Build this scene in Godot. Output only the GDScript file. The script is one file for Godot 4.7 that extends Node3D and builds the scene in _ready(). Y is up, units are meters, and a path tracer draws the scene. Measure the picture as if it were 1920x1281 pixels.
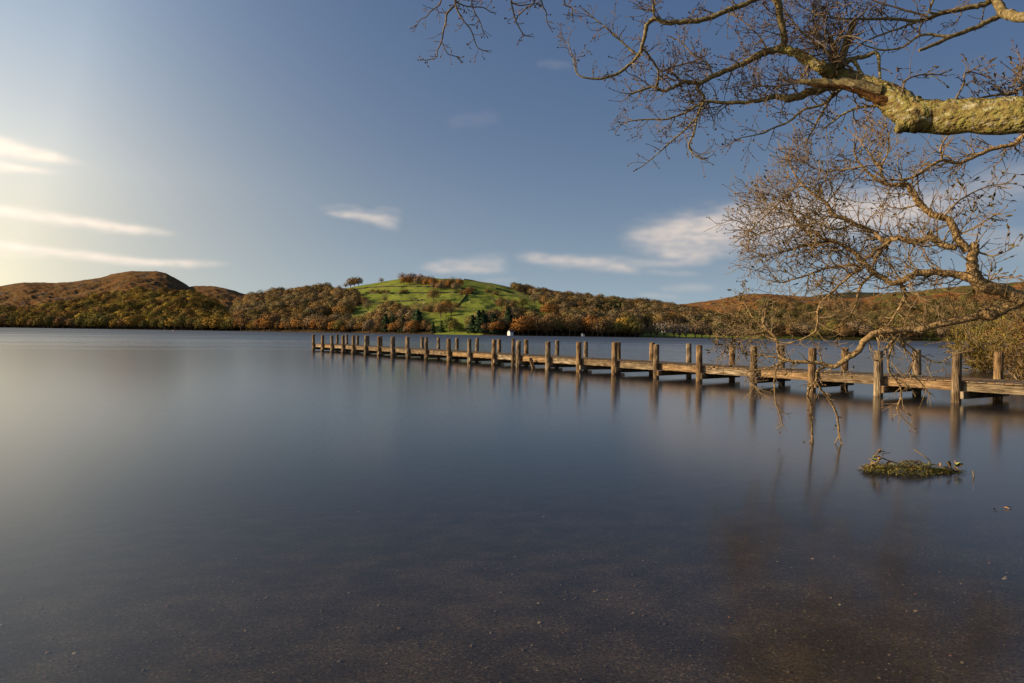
extends Node3D
# A still lake in late autumn: a timber jetty, two bare waterside trees, wooded hills across the water.

const F := 1280.0            # focal length in photograph pixels
const CX := 960.0
const CY := 640.5
const EYE := Vector3(0.0, 1.7, 0.0)
const SUN_AZ := -92.0
const SUN_EL := 19.0

var cam_basis := Basis(Vector3.RIGHT, -0.01211) * Basis(Vector3.BACK, 0.0142)
var rng := RandomNumberGenerator.new()
var noise := FastNoiseLite.new()
var names := {}
var M := {}

# ------------------------------------------------------------------ mesh buffer
class Buf:
	var v := PackedVector3Array()
	var n := PackedVector3Array()
	var c := PackedColorArray()
	var uv := PackedVector2Array()
	var ix := PackedInt32Array()

	func vert(p: Vector3, nn: Vector3, col := Color.WHITE, t := Vector2.ZERO) -> int:
		v.append(p); n.append(nn); c.append(col); uv.append(t)
		return v.size() - 1

	func tri(a: int, b: int, d: int) -> void:
		ix.append(a); ix.append(b); ix.append(d)

	func quad(a: Vector3, b: Vector3, d: Vector3, e: Vector3, out_dir: Vector3, col := Color.WHITE, s := 1.0) -> void:
		var nn := (b - a).cross(d - a).normalized()
		if nn.dot(out_dir) < 0: nn = -nn
		var i := v.size()
		var w := (b - a).length() * s
		var h := (e - a).length() * s
		var o := a.x * 0.37 + a.y * 0.61
		if w > h:                                        # the grain (v) runs along the longer side
			vert(a, nn, col, Vector2(o, 0)); vert(b, nn, col, Vector2(o, w)); vert(d, nn, col, Vector2(o + h, w)); vert(e, nn, col, Vector2(o + h, 0))
		else:
			vert(a, nn, col, Vector2(o, 0)); vert(b, nn, col, Vector2(o + w, 0)); vert(d, nn, col, Vector2(o + w, h)); vert(e, nn, col, Vector2(o, h))
		if (b - a).cross(d - a).dot(out_dir) > 0:
			tri(i, i + 2, i + 1); tri(i, i + 3, i + 2)
		else:
			tri(i, i + 1, i + 2); tri(i, i + 2, i + 3)

	func face3(a: Vector3, b: Vector3, d: Vector3, out_dir: Vector3, col := Color.WHITE) -> void:
		var cr := (b - a).cross(d - a)
		var nn := cr.normalized()
		if nn.dot(out_dir) < 0: nn = -nn
		var i := v.size()
		vert(a, nn, col); vert(b, nn, col); vert(d, nn, col)
		if cr.dot(out_dir) > 0: tri(i, i + 2, i + 1)
		else: tri(i, i + 1, i + 2)

	# box with chamfered edges
	func box(at: Vector3, bs: Basis, size: Vector3, bev: float, col := Color.WHITE) -> void:
		var h := size * 0.5
		var px := {}
		for sx in [-1, 1]:
			for sy in [-1, 1]:
				for sz in [-1, 1]:
					var k := Vector3i(sx, sy, sz)
					px[k] = [at + bs * Vector3(sx * h.x, sy * (h.y - bev), sz * (h.z - bev)), at + bs * Vector3(sx * (h.x - bev), sy * h.y, sz * (h.z - bev)), at + bs * Vector3(sx * (h.x - bev), sy * (h.y - bev), sz * h.z)]
		for s in [-1, 1]:
			quad(px[Vector3i(s, -1, -1)][0], px[Vector3i(s, -1, 1)][0], px[Vector3i(s, 1, 1)][0], px[Vector3i(s, 1, -1)][0], bs.x * s, col)
			quad(px[Vector3i(-1, s, -1)][1], px[Vector3i(1, s, -1)][1], px[Vector3i(1, s, 1)][1], px[Vector3i(-1, s, 1)][1], bs.y * s, col)
			quad(px[Vector3i(-1, -1, s)][2], px[Vector3i(1, -1, s)][2], px[Vector3i(1, 1, s)][2], px[Vector3i(-1, 1, s)][2], bs.z * s, col)
		if bev > 0.0:
			for a in [-1, 1]:
				for b in [-1, 1]:
					quad(px[Vector3i(a, b, -1)][0], px[Vector3i(a, b, 1)][0], px[Vector3i(a, b, 1)][1], px[Vector3i(a, b, -1)][1], bs.x * a + bs.y * b, col)
					quad(px[Vector3i(a, -1, b)][0], px[Vector3i(a, 1, b)][0], px[Vector3i(a, 1, b)][2], px[Vector3i(a, -1, b)][2], bs.x * a + bs.z * b, col)
					quad(px[Vector3i(-1, a, b)][1], px[Vector3i(1, a, b)][1], px[Vector3i(1, a, b)][2], px[Vector3i(-1, a, b)][2], bs.y * a + bs.z * b, col)
			for k in px:
				face3(px[k][0], px[k][1], px[k][2], bs * Vector3(k), col)

	# swept tube along points with radii
	func tube(pts: PackedVector3Array, rad: PackedFloat32Array, sides: int, col := Color.WHITE, cap := true, bump: FastNoiseLite = null, amp := 0.0, vs := 1.0) -> void:
		var m := pts.size()
		if m < 2: return
		var d0 := (pts[1] - pts[0]).normalized()
		var side := d0.cross(Vector3(0.31, 0.9, 0.27)).normalized()
		var first := v.size()
		var along := 0.0
		for i in m:
			var d := (pts[mini(i + 1, m - 1)] - pts[maxi(i - 1, 0)]).normalized()
			side = (side - d * side.dot(d)).normalized()
			var oth := d.cross(side)
			if i > 0: along += (pts[i] - pts[i - 1]).length()
			for k in sides + 1:
				var an := TAU * k / sides
				var nn := side * cos(an) + oth * sin(an)
				var r := rad[i]
				if bump: r *= 1.0 + amp * bump.get_noise_3dv((pts[i] + nn * rad[i]) * 30.0)
				vert(pts[i] + nn * r, nn, col, Vector2(float(k) / sides, along * vs))
		for i in m - 1:
			for k in sides:
				var a := first + i * (sides + 1) + k
				var b := a + sides + 1
				tri(a, b, a + 1); tri(a + 1, b, b + 1)
		if cap:
			for e in [0, m - 1]:
				var nd := (pts[e] - pts[1 if e == 0 else m - 2]).normalized()
				var ce := vert(pts[e] + nd * rad[e] * 0.15, nd, col, Vector2(0.5, 0.5))
				var s := v.size()
				for k in sides + 1:
					var o := v[first + e * (sides + 1) + k] 
					vert(o, nd, col, Vector2(0.5, 0.5))
				for k in sides:
					if e == 0: tri(ce, s + k, s + k + 1)
					else: tri(ce, s + k + 1, s + k)

	func mesh() -> ArrayMesh:
		var a := []
		a.resize(Mesh.ARRAY_MAX)
		a[Mesh.ARRAY_VERTEX] = v
		a[Mesh.ARRAY_NORMAL] = n
		a[Mesh.ARRAY_COLOR] = c
		a[Mesh.ARRAY_TEX_UV] = uv
		a[Mesh.ARRAY_INDEX] = ix
		var m := ArrayMesh.new()
		m.add_surface_from_arrays(Mesh.PRIMITIVE_TRIANGLES, a)
		return m

# ------------------------------------------------------------------ small helpers
func ray(px: float, py: float) -> Vector3:
	var d := cam_basis * Vector3((px - CX) / F, -(py - CY) / F, -1.0)
	return d / -d.z
func at(px: float, py: float, z: float) -> Vector3:      # the point at depth z that pixel looks at
	return EYE + ray(px, py) * z
func on_water(px: float, py: float, h := 0.0) -> Vector3:
	var d := ray(px, py)
	return EYE + d * ((h - EYE.y) / d.y)
func horizon(px: float) -> float:
	return 611.3 + 0.0142 * px
func pixel(p: Vector3) -> Vector2:
	var q := cam_basis.inverse() * (p - EYE)
	return Vector2(CX + F * q.x / -q.z, CY - F * q.y / -q.z)
func lut(tab: Array, x: float) -> float:                 # piecewise linear table of [x, y]
	if x <= tab[0][0]: return tab[0][1]
	for i in range(1, tab.size()):
		if x <= tab[i][0]:
			return lerpf(tab[i - 1][1], tab[i][1], (x - tab[i - 1][0]) / (tab[i][0] - tab[i - 1][0]))
	return tab[-1][1]
func lin(r: float, g: float, b: float) -> Color:
	return Color(r, g, b).linear_to_srgb()

func numbered(called: String) -> String:
	if not names.has(called):
		names[called] = 0
		return called
	names[called] += 1
	return "%s_%03d" % [called, names[called]]
func thing(called: String, label: String, category: String, where := Vector3.ZERO, group := "") -> Node3D:
	var o := Node3D.new()
	o.name = numbered(called)
	add_child(o)
	o.position = where
	tag(o, label, category, group)
	return o
func tag(o: Node, label: String, category: String, group := "") -> void:
	o.set_meta("label", label)
	o.set_meta("category", category)
	if group: o.set_meta("group", group)
func part(called: String, m: Mesh, mat: Material, parent: Node3D, stuff := false) -> MeshInstance3D:
	var o := MeshInstance3D.new()
	o.name = called
	o.mesh = m
	o.material_override = mat
	parent.add_child(o, true)
	if stuff: o.set_meta("kind", "stuff")
	return o
func structure(called: String, m: Mesh, mat: Material) -> MeshInstance3D:
	var o := part(numbered(called), m, mat, self)
	o.set_meta("kind", "structure")
	return o

func mat(called: String, col: Color, rough := 0.85, spec := 0.3) -> StandardMaterial3D:
	var m := StandardMaterial3D.new()
	m.resource_name = called
	m.albedo_color = col
	m.roughness = rough
	m.metallic_specular = spec
	M[called] = m
	return m
func noise_tex(freq: float, stops: Array, sd: int, size := 512, octaves := 5, normal := false) -> NoiseTexture2D:
	var t := NoiseTexture2D.new()
	t.width = size; t.height = size
	t.seamless = true
	var f := FastNoiseLite.new()
	f.noise_type = FastNoiseLite.TYPE_SIMPLEX_SMOOTH
	f.frequency = freq; f.fractal_octaves = octaves; f.seed = sd
	t.noise = f
	if normal:
		t.as_normal_map = true
		t.bump_strength = 4.0
	elif stops:
		var g := Gradient.new()
		g.offsets = PackedFloat32Array(stops.map(func(s): return s[0]))
		g.colors = PackedColorArray(stops.map(func(s): return s[1]))
		t.color_ramp = g
	return t
# an image whose grain runs along v
func grain_tex(dark: Color, mid: Color, pale: Color, sd: int, w := 256, h := 512) -> Array:
	var im := Image.create(w, h, false, Image.FORMAT_RGB8)
	var hm := Image.create(w, h, false, Image.FORMAT_RGB8)
	var f := FastNoiseLite.new()
	f.seed = sd; f.frequency = 0.02; f.fractal_octaves = 4
	var g := FastNoiseLite.new()
	g.seed = sd + 7; g.frequency = 0.012; g.fractal_octaves = 3
	for y in h:
		for x in w:
			var a := TAU * x / w
			var cx := cos(a) * w / TAU
			var sx := sin(a) * w / TAU
			var k := f.get_noise_3d(cx * 5.0, sx * 5.0, y * 0.45)
			var b := g.get_noise_3d(cx, sx, y * 0.8)
			var t := clampf(0.5 + k * 0.8 + b * 0.45, 0, 1)
			var col := dark.lerp(mid, t * 2.0) if t < 0.5 else mid.lerp(pale, t * 2.0 - 1.0)
			im.set_pixel(x, y, col)
			hm.set_pixel(x, y, Color(t, t, t))
	return [ImageTexture.create_from_image(im), ImageTexture.create_from_image(hm)]

# ------------------------------------------------------------------ sky
var streaks := []
func sky_dir(px: float, py: float) -> Vector2:           # azimuth, elevation in degrees
	var d := ray(px, py).normalized()
	return Vector2(rad_to_deg(atan2(d.x, -d.z)), rad_to_deg(asin(d.y)))
func streak(pts: Array, thick: float, alpha: float, taper := 0.5) -> void:
	var a := []
	for p in pts: a.append(sky_dir(p[0], p[1]))
	streaks.append([a, thick / F * 57.3, alpha, taper])
func make_sky() -> Image:
	streak([[-420, 190], [-160, 236], [0, 274], [75, 289], [176, 310]], 28, 0.97, -0.9)
	streak([[-420, 262], [-160, 296], [0, 311], [60, 318], [135, 327]], 15, 0.9, -0.9)
	streak([[-320, 346], [-120, 376], [0, 394], [150, 415], [240, 428], [350, 442]], 7.5, 1.0)
	streak([[-250, 436], [0, 459], [120, 474], [260, 490], [330, 494], [450, 494]], 6.2, 0.85)
	streak([[-60, 470], [20, 478], [110, 480]], 3.5, 0.35)
	streak([[756, 424], [735, 417], [680, 406], [600, 398]], 12, 0.6, -0.8)
	streak([[690, 392], [640, 388], [590, 392]], 4, 0.14)
	streak([[1150, 448], [1210, 438], [1300, 420], [1400, 398]], 10, 0.4)
	streak([[1300, 500], [1200, 492], [1120, 478]], 5, 0.22)
	streak([[1145, 446], [1240, 444], [1330, 432], [1430, 412], [1560, 400], [1720, 388], [1860, 372]], 37, 0.85)
	streak([[1230, 470], [1290, 478], [1345, 482]], 13, 0.55)
	streak([[955, 478], [1050, 488], [1130, 494], [1215, 512]], 10, 0.6)
	streak([[1060, 486], [1180, 494], [1300, 496]], 7, 0.2)
	streak([[962, 497], [930, 499], [860, 497], [775, 503]], 14, 0.42, -0.5)
	streak([[940, 510], [870, 507], [800, 509]], 5, 0.3)
	streak([[830, 232], [880, 224], [945, 217]], 12, 0.05)
	streak([[1230, 542], [1290, 539], [1350, 540]], 6, 0.26)
	streak([[1190, 552], [1240, 555], [1280, 557]], 4, 0.24)
	streak([[1200, 508], [1320, 514]], 5, 0.2)
	streak([[900, 526], [975, 526]], 4, 0.14)
	streak([[1760, 372], [1840, 352], [1990, 318]], 26, 0.3)
	streak([[1780, 440], [1900, 450], [2060, 462]], 20, 0.22)
	streak([[700, 388], [760, 396]], 5, 0.1)
	streak([[1000, 118], [1080, 122]], 6, 0.08)
	var r := RandomNumberGenerator.new()
	r.seed = 31
	for i in 46:                                          # the same kind of cloud goes on round the rest of the sky
		var az := r.randf_range(44, 316)
		var el := r.randf_range(3, 34)
		var ln := r.randf_range(4, 13)
		var sl := r.randf_range(-0.12, 0.12)
		streaks.append([[Vector2(az - ln, el - ln * sl), Vector2(az, el), Vector2(az + ln, el + ln * sl)], r.randf_range(0.2, 1.0), r.randf_range(0.15, 0.6), 0.5])
	var w := 2048
	var h := 1024
	var im := Image.create(w, h, false, Image.FORMAT_RGBF)
	var cl := PackedFloat32Array()
	cl.resize(w * h)
	var fn := FastNoiseLite.new()
	fn.seed = 5; fn.frequency = 0.55; fn.fractal_octaves = 4
	for s in streaks:
		var pts: Array = s[0]
		var th: float = s[1]
		var total := 0.0
		for i in pts.size() - 1: total += (pts[i + 1] - pts[i]).length()
		var lo: Vector2 = pts[0]
		var hi: Vector2 = pts[0]
		for p in pts:
			lo = lo.min(p); hi = hi.max(p)
		lo -= Vector2(th, th) * 3.2; hi += Vector2(th, th) * 3.2
		for y in range(maxi(0, int((90 - hi.y) / 180 * h)), mini(h / 2 - 1, int((90 - lo.y) / 180 * h)) + 1):
			var el := 90.0 - (y + 0.5) / h * 180.0
			for xx in range(int(floor(lo.x / 360 * w)), int(floor(hi.x / 360 * w)) + 1):
				var az := (xx + 0.5) / w * 360.0
				var q := Vector2(az, el)
				var best := 1e9
				var frac := 0.0
				var side := 0.0
				var run := 0.0
				for i in pts.size() - 1:
					var a: Vector2 = pts[i]
					var b: Vector2 = pts[i + 1]
					var ab := b - a
					var t := clampf((q - a).dot(ab) / ab.length_squared(), 0, 1)
					var dd := (q - a - ab * t).length()
					if dd < best:
						best = dd
						frac = (run + t * ab.length()) / total
						side = signf(ab.cross(q - a))
					run += ab.length()
				var u := 4.0 * frac * (1.0 - frac)
				var wid := th * (0.25 + 0.75 * pow(u, s[3]) if s[3] > 0.0 else 0.08 + pow(1.0 - frac, -s[3])) * (1.0 + 0.35 * fn.get_noise_2d(az * 0.55, el * 3.0))
				var fall := best / maxf(wid, 0.01)
				if side < 0: fall *= 0.8
				var aa: float = s[2] * exp(-pow(fall, 2.6) * 1.2) * smoothstep(0.0, 0.2, frac) * smoothstep(0.0, 0.2, 1.0 - frac)
				aa *= clampf(0.85 + 0.6 * fn.get_noise_2d(az * 0.9 + 40.0, el * 4.5), 0.25, 1.2)
				var k := y * w + posmod(xx, w)
				cl[k] = 1.0 - (1.0 - cl[k]) * (1.0 - clampf(aa, 0, 1))
	var sun := sun_dir()
	for y in h:
		var el := maxf(90.0 - (y + 0.5) / h * 180.0, 0.0)
		var er := deg_to_rad(el)
		var base := Vector3(0.052 + 0.33 * exp(-el / 8.5), 0.096 + 0.375 * exp(-el / 9.5), 0.205 + 0.30 * exp(-el / 11.5))
		for x in w:
			if y >= h / 2:
				im.set_pixel(x, y, Color(0.12, 0.13, 0.15))
				continue
			var ar := deg_to_rad((x + 0.5) / w * 360.0)
			var d := Vector3(sin(ar) * cos(er), sin(er), -cos(ar) * cos(er))
			var gam := rad_to_deg(acos(clampf(d.dot(sun), -1, 1)))
			var g := 0.58 * exp(-(gam - 56.0) / (10.0 if gam > 56.0 else 32.0)) * exp(-maxf(el - 11.0, 0.0) / 16.0)
			var tintc := Vector3(1.08, 0.80, 0.32).lerp(Vector3(0.85, 0.95, 0.95), clampf((el - 3.0) / 20.0, 0, 1))
			var col := base + tintc * g
			var a := cl[y * w + x]
			if a > 0.003:
				var lit := Vector3(0.64, 0.56, 0.51) + Vector3(0.52, 0.44, 0.32) * exp(-maxf(gam - 52.0, 0.0) / 18.0)
				col = col.lerp(lit, a)
			im.set_pixel(x, y, Color(col.x, col.y, col.z))
	return im
func sun_dir() -> Vector3:
	var a := deg_to_rad(SUN_AZ)
	var e := deg_to_rad(SUN_EL)
	return Vector3(sin(a) * cos(e), sin(e), -cos(a) * cos(e))

# ------------------------------------------------------------------ far hills
# a hill is a sheet that rises from the shore to a ridge; skyline in photograph pixels, depths in metres
func make_hill(sky: Array, base: Array, ridge: Array, power: float, rough: float, x0: float, x1: float, cols: int, rows: int, color: Callable, level := -0.6) -> Dictionary:
	var hl := {"sky": sky, "base": base, "ridge": ridge, "power": power, "rough": rough, "level": level, "crag": 0.28 if level > 0.0 or power > 1.0 else 0.0}
	var b := Buf.new()
	for j in rows + 3:
		var t := minf(float(j) / rows, 1.0)
		for i in cols + 1:
			var px := lerpf(x0, x1, float(i) / cols)
			var p := hill_at(hl, px, t)
			if j == rows + 1: p += Vector3(0, -12, -60)
			if j == rows + 2: p += Vector3(0, -p.y - 5.0, -260)
			b.vert(p, Vector3.UP, color.call(px, pixel(p).y, t, p), Vector2(p.x, p.z))
	for j in rows + 2:
		for i in cols:
			var a := j * (cols + 1) + i
			var d := a + cols + 1
			b.tri(a, d, a + 1); b.tri(a + 1, d, d + 1)
	for k in range(0, b.ix.size(), 3):
		var n1 := (b.v[b.ix[k + 2]] - b.v[b.ix[k]]).cross(b.v[b.ix[k + 1]] - b.v[b.ix[k]])
		for q in 3: b.n[b.ix[k + q]] += n1
	for k in b.n.size(): b.n[k] = (b.n[k] - Vector3.UP).normalized()
	for k in b.n.size():
		if b.n[k].y < 0: b.n[k] = -b.n[k]
	hl.mesh = b.mesh()
	return hl
func hill_at(hl: Dictionary, px: float, t: float) -> Vector3:
	var zb := lut(hl.base, px)
	var zr := lut(hl.ridge, px)
	var r := at(px, lut(hl.sky, px), zr)
	var b0 := at(px, horizon(px), zb)
	b0.y = hl.level
	var p := b0.lerp(r, t)
	p.y = lerpf(b0.y, r.y, pow(t, hl.power))
	var amp: float = hl.rough * (0.25 + 3.0 * t * (1.0 - t)) * smoothstep(0.0, 0.12, t)
	p.y += amp * (noise.get_noise_2d(p.x * 0.9, p.z * 0.9) + 0.35 * noise.get_noise_2d(p.x * 4.0, p.z * 4.0) + hl.get("crag", 0.0) * absf(noise.get_noise_2d(p.x * 9.0, p.z * 9.0)))
	return p
func hill_find(hl: Dictionary, px: float, py: float) -> Vector3:   # the point of the hill that shows at that pixel
	var last := hill_at(hl, px, 0.0)
	for k in range(1, 161):
		var p := hill_at(hl, px, k / 160.0)
		if pixel(p).y <= py: return last.lerp(p, 0.5)
		last = p
	return last
func inside(poly: PackedVector2Array, x: float, y: float) -> bool:
	return Geometry2D.is_point_in_polygon(Vector2(x, y), poly)

# ------------------------------------------------------------------ far trees (built 10 m tall, trunk base at the origin)
func crown_mesh(kind: String, sd: int) -> ArrayMesh:
	var r := RandomNumberGenerator.new()
	r.seed = sd
	var b := Buf.new()
	if kind == "conifer":
		for lv in 15:
			var y := 1.0 + lv * 0.62
			var rad := 2.15 * (1.0 - lv / 15.5) + 0.12
			for k in int(26 - lv * 1.1):
				var a := r.randf() * TAU
				var q := rad * r.randf_range(0.45, 1.12)
				var p := Vector3(cos(a) * q, y - q * 0.25 + r.randf_range(-0.2, 0.3), sin(a) * q)
				leaf_card(b, p, Vector3(cos(a), 0.35, sin(a)), r.randf_range(0.5, 0.85), r, r.randf_range(0.75, 1.2))
		return b.mesh()
	var bare := kind == "bare"
	var bush := kind == "bush"
	var lob := FastNoiseLite.new()
	lob.seed = sd; lob.frequency = 0.9; lob.fractal_octaves = 3
	var mid := Vector3(0, 5.2 if not bush else 3.6, 0)
	var ext := Vector3(4.9, 4.6, 4.9) if not bush else Vector3(5.6, 5.4, 5.6)
	var cnt := 760 if bare else 1050
	for k in cnt:
		var d := Vector3(r.randfn(), r.randfn(), r.randfn()).normalized()
		if d.y < -0.62 and not bush: continue
		var f := 1.0 + 0.34 * lob.get_noise_3dv(d * 1.1) + 0.20 * lob.get_noise_3dv(d * 3.2 + Vector3(9, 0, 0))
		var deep := pow(r.randf(), 2.2)
		var q := mid + d * ext * f * (1.0 - (0.75 if bare else 0.5) * deep)
		q.y = maxf(q.y, 0.5)
		var lump := lob.get_noise_3dv(d * 3.2 + Vector3(9, 0, 0))
		var nn := (d + Vector3(r.randfn(), r.randfn(), r.randfn()) * 0.12).normalized()
		leaf_card(b, q, nn, r.randf_range(0.22, 0.42) if bare else r.randf_range(0.28, 0.55), r, (1.0 + 0.5 * lump) * r.randf_range(0.75, 1.25))
	return b.mesh()
func leaf_card(b: Buf, p: Vector3, nn: Vector3, s: float, r: RandomNumberGenerator, tone: float) -> void:
	var d := Vector3(r.randfn(), r.randfn(), r.randfn()).normalized()
	var face := (nn.normalized() + d * 0.7).normalized()
	var u := face.cross(Vector3(0.3, 0.8, 0.52)).normalized()
	var w := face.cross(u)
	var an := r.randf() * TAU
	var e1 := (u * cos(an) + w * sin(an)) * s
	var e2 := (w * cos(an) - u * sin(an)) * s * r.randf_range(0.5, 0.9)
	var sn := (nn.normalized() + d * 0.25).normalized()
	var col := Color(tone, tone, tone)
	var i := b.v.size()
	b.vert(p - e1, sn, col); b.vert(p + e2, sn, col); b.vert(p + e1, sn, col); b.vert(p - e2 * 0.8, sn, col)
	b.tri(i, i + 1, i + 2); b.tri(i, i + 2, i + 3)
func trunk_mesh(kind: String, sd: int) -> ArrayMesh:
	var r := RandomNumberGenerator.new()
	r.seed = sd + 100
	var b := Buf.new()
	var top := 9.4 if kind == "conifer" else 6.0
	b.tube(PackedVector3Array([Vector3(0, -0.6, 0), Vector3(0.05, 1.2, 0), Vector3(r.randf_range(-0.2, 0.2), 3.2, 0.1), Vector3(0, top, 0)]), PackedFloat32Array([0.42, 0.3, 0.24, 0.06]), 6)
	if kind != "conifer":
		for k in (16 if kind == "bare" else 9):
			var a := r.randf() * TAU
			var y0 := r.randf_range(1.3, 4.2) if kind != "bush" else r.randf_range(0.0, 1.0)
			var l := r.randf_range(2.4, 4.0)
			var p0 := Vector3(0, y0, 0)
			var p1 := p0 + Vector3(cos(a) * l * 0.5, l * 0.45, sin(a) * l * 0.5)
			var p2 := p1 + Vector3(cos(a + 0.4) * l * 0.45, l * 0.5, sin(a + 0.4) * l * 0.45)
			b.tube(PackedVector3Array([p0, p1, p2]), PackedFloat32Array([0.15, 0.1, 0.03]), 4, Color.WHITE, false)
	return b.mesh()

var CROWN := {}
var TRUNK := {}
func far_tree(kind: String, called: String, label: String, category: String, group: String, where: Vector3, h: float, wide: float, tone: String) -> void:
	var v := rng.randi() % 4
	var t := thing(called, label, category, where, group)
	t.rotation.y = rng.randf() * TAU
	t.scale = Vector3(h * 0.1 * wide, h * 0.1, h * 0.1 * wide)
	part("trunk", TRUNK[kind][v % 2], M.far_bark, t)
	part("crown", CROWN[kind][v], M[tone], t)

func wood(called: String, label: String, spots: Array) -> void:
	# a far-off wood that reads as one mass: [kind, where, height, width, colour]
	var root := Node3D.new()
	root.name = numbered(called)
	add_child(root)
	tag(root, label, "woodland")
	root.set_meta("kind", "stuff")
	for kind in ["round", "bare", "conifer", "bush"]:
		for v in 4:
			var list := []
			for i in spots.size():
				if spots[i][0] == kind and i % 4 == v: list.append(spots[i])
			if list.is_empty(): continue
			for what in ["crowns", "trunks"]:
				var mm := MultiMesh.new()
				mm.transform_format = MultiMesh.TRANSFORM_3D
				mm.use_colors = what == "crowns"
				mm.mesh = CROWN[kind][v] if what == "crowns" else TRUNK[kind][v % 2]
				mm.instance_count = list.size()
				for i in list.size():
					var s: Array = list[i]
					var bs := Basis(Vector3.UP, fmod(s[1].x * 7.3 + s[1].z * 3.1, TAU)).scaled(Vector3(s[2] * 0.1 * s[3], s[2] * 0.1, s[2] * 0.1 * s[3]))
					mm.set_instance_transform(i, Transform3D(bs, s[1]))
					if what == "crowns": mm.set_instance_color(i, s[4])
				var o := MultiMeshInstance3D.new()
				o.name = what
				o.multimesh = mm
				o.material_override = M.far_leaf if what == "crowns" else M.far_bark
				root.add_child(o, true)
				o.set_meta("kind", "stuff")

# ------------------------------------------------------------------ near trees
class Tree3:
	var twig := Buf.new()
	var buds := []          # [position, direction, size]
	var leaves := []
	var r := RandomNumberGenerator.new()
	var zmul := 0.75
	var rise := 0.0
	var bud_rate := 1.0
	var leaf_rate := 0.0
	var leaf_size := 1.0
	var leaf_count := 1
	var dense := 1.0
	var unit := 0.006       # metres in one photograph pixel at the tree

	func any_dir() -> Vector3:
		return Vector3(r.randfn(), r.randfn(), r.randfn() * zmul).normalized()

	func grow(p: Vector3, d: Vector3, length: float, r0: float, depth: int, col: Color) -> void:
		var n := clampi(int(length / (unit * 7.0)), 3, 9)
		var pts := PackedVector3Array([p])
		var rad := PackedFloat32Array([r0])
		var dd := d.normalized()
		var step := length / n
		var kink := any_dir()
		for i in n:
			if r.randf() < 0.45: kink = any_dir()
			dd = (dd + kink * 0.24 + Vector3(0, rise, 0)).normalized()
			p += dd * step
			pts.append(p)
			rad.append(maxf(r0 * (1.0 - 0.62 * float(i + 1) / n), unit * 0.42))
			if depth > 0 and i >= 0:
				var lots := 1 if r.randf() < 0.78 else 0
				for q in lots:
					var side := (any_dir() - dd * any_dir().dot(dd)).normalized()
					grow(p, dd * 0.75 + side * r.randf_range(0.6, 1.0), length * r.randf_range(0.38, 0.72), maxf(rad[-1] * 0.72, unit * 0.45), depth - 1, col)
			elif depth == 0:
				if r.randf() < bud_rate * 0.55: buds.append([p + any_dir() * unit * 1.2, dd, unit * r.randf_range(0.7, 1.5)])
				for q in leaf_count:
					if r.randf() < leaf_rate: leaves.append([p + any_dir() * unit * 2.0 * (leaf_count - 1), (dd + any_dir() * 0.7).normalized(), unit * leaf_size * r.randf_range(5.5, 10.0)])
		twig.tube(pts, rad, 4 if depth == 0 else 5, col, false)
		if depth == 0:
			for q in 2:
				if r.randf() < bud_rate: buds.append([p + any_dir() * unit * 1.5, dd, unit * r.randf_range(0.9, 1.9)])
			if r.randf() < leaf_rate * 1.6: leaves.append([p, (dd + any_dir() * 0.6).normalized(), unit * r.randf_range(6.0, 11.0)])

func smooth(pts: PackedVector3Array, rad: PackedFloat32Array, sub: int) -> Array:
	var op := PackedVector3Array()
	var orr := PackedFloat32Array()
	var m := pts.size()
	for i in m - 1:
		var a := pts[maxi(i - 1, 0)]
		var d := pts[mini(i + 2, m - 1)]
		for k in sub:
			var t := float(k) / sub
			op.append(pts[i].cubic_interpolate(pts[i + 1], a, d, t))
			orr.append(lerpf(rad[i], rad[i + 1], t))
	op.append(pts[-1]); orr.append(rad[-1])
	return [op, orr]

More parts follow.
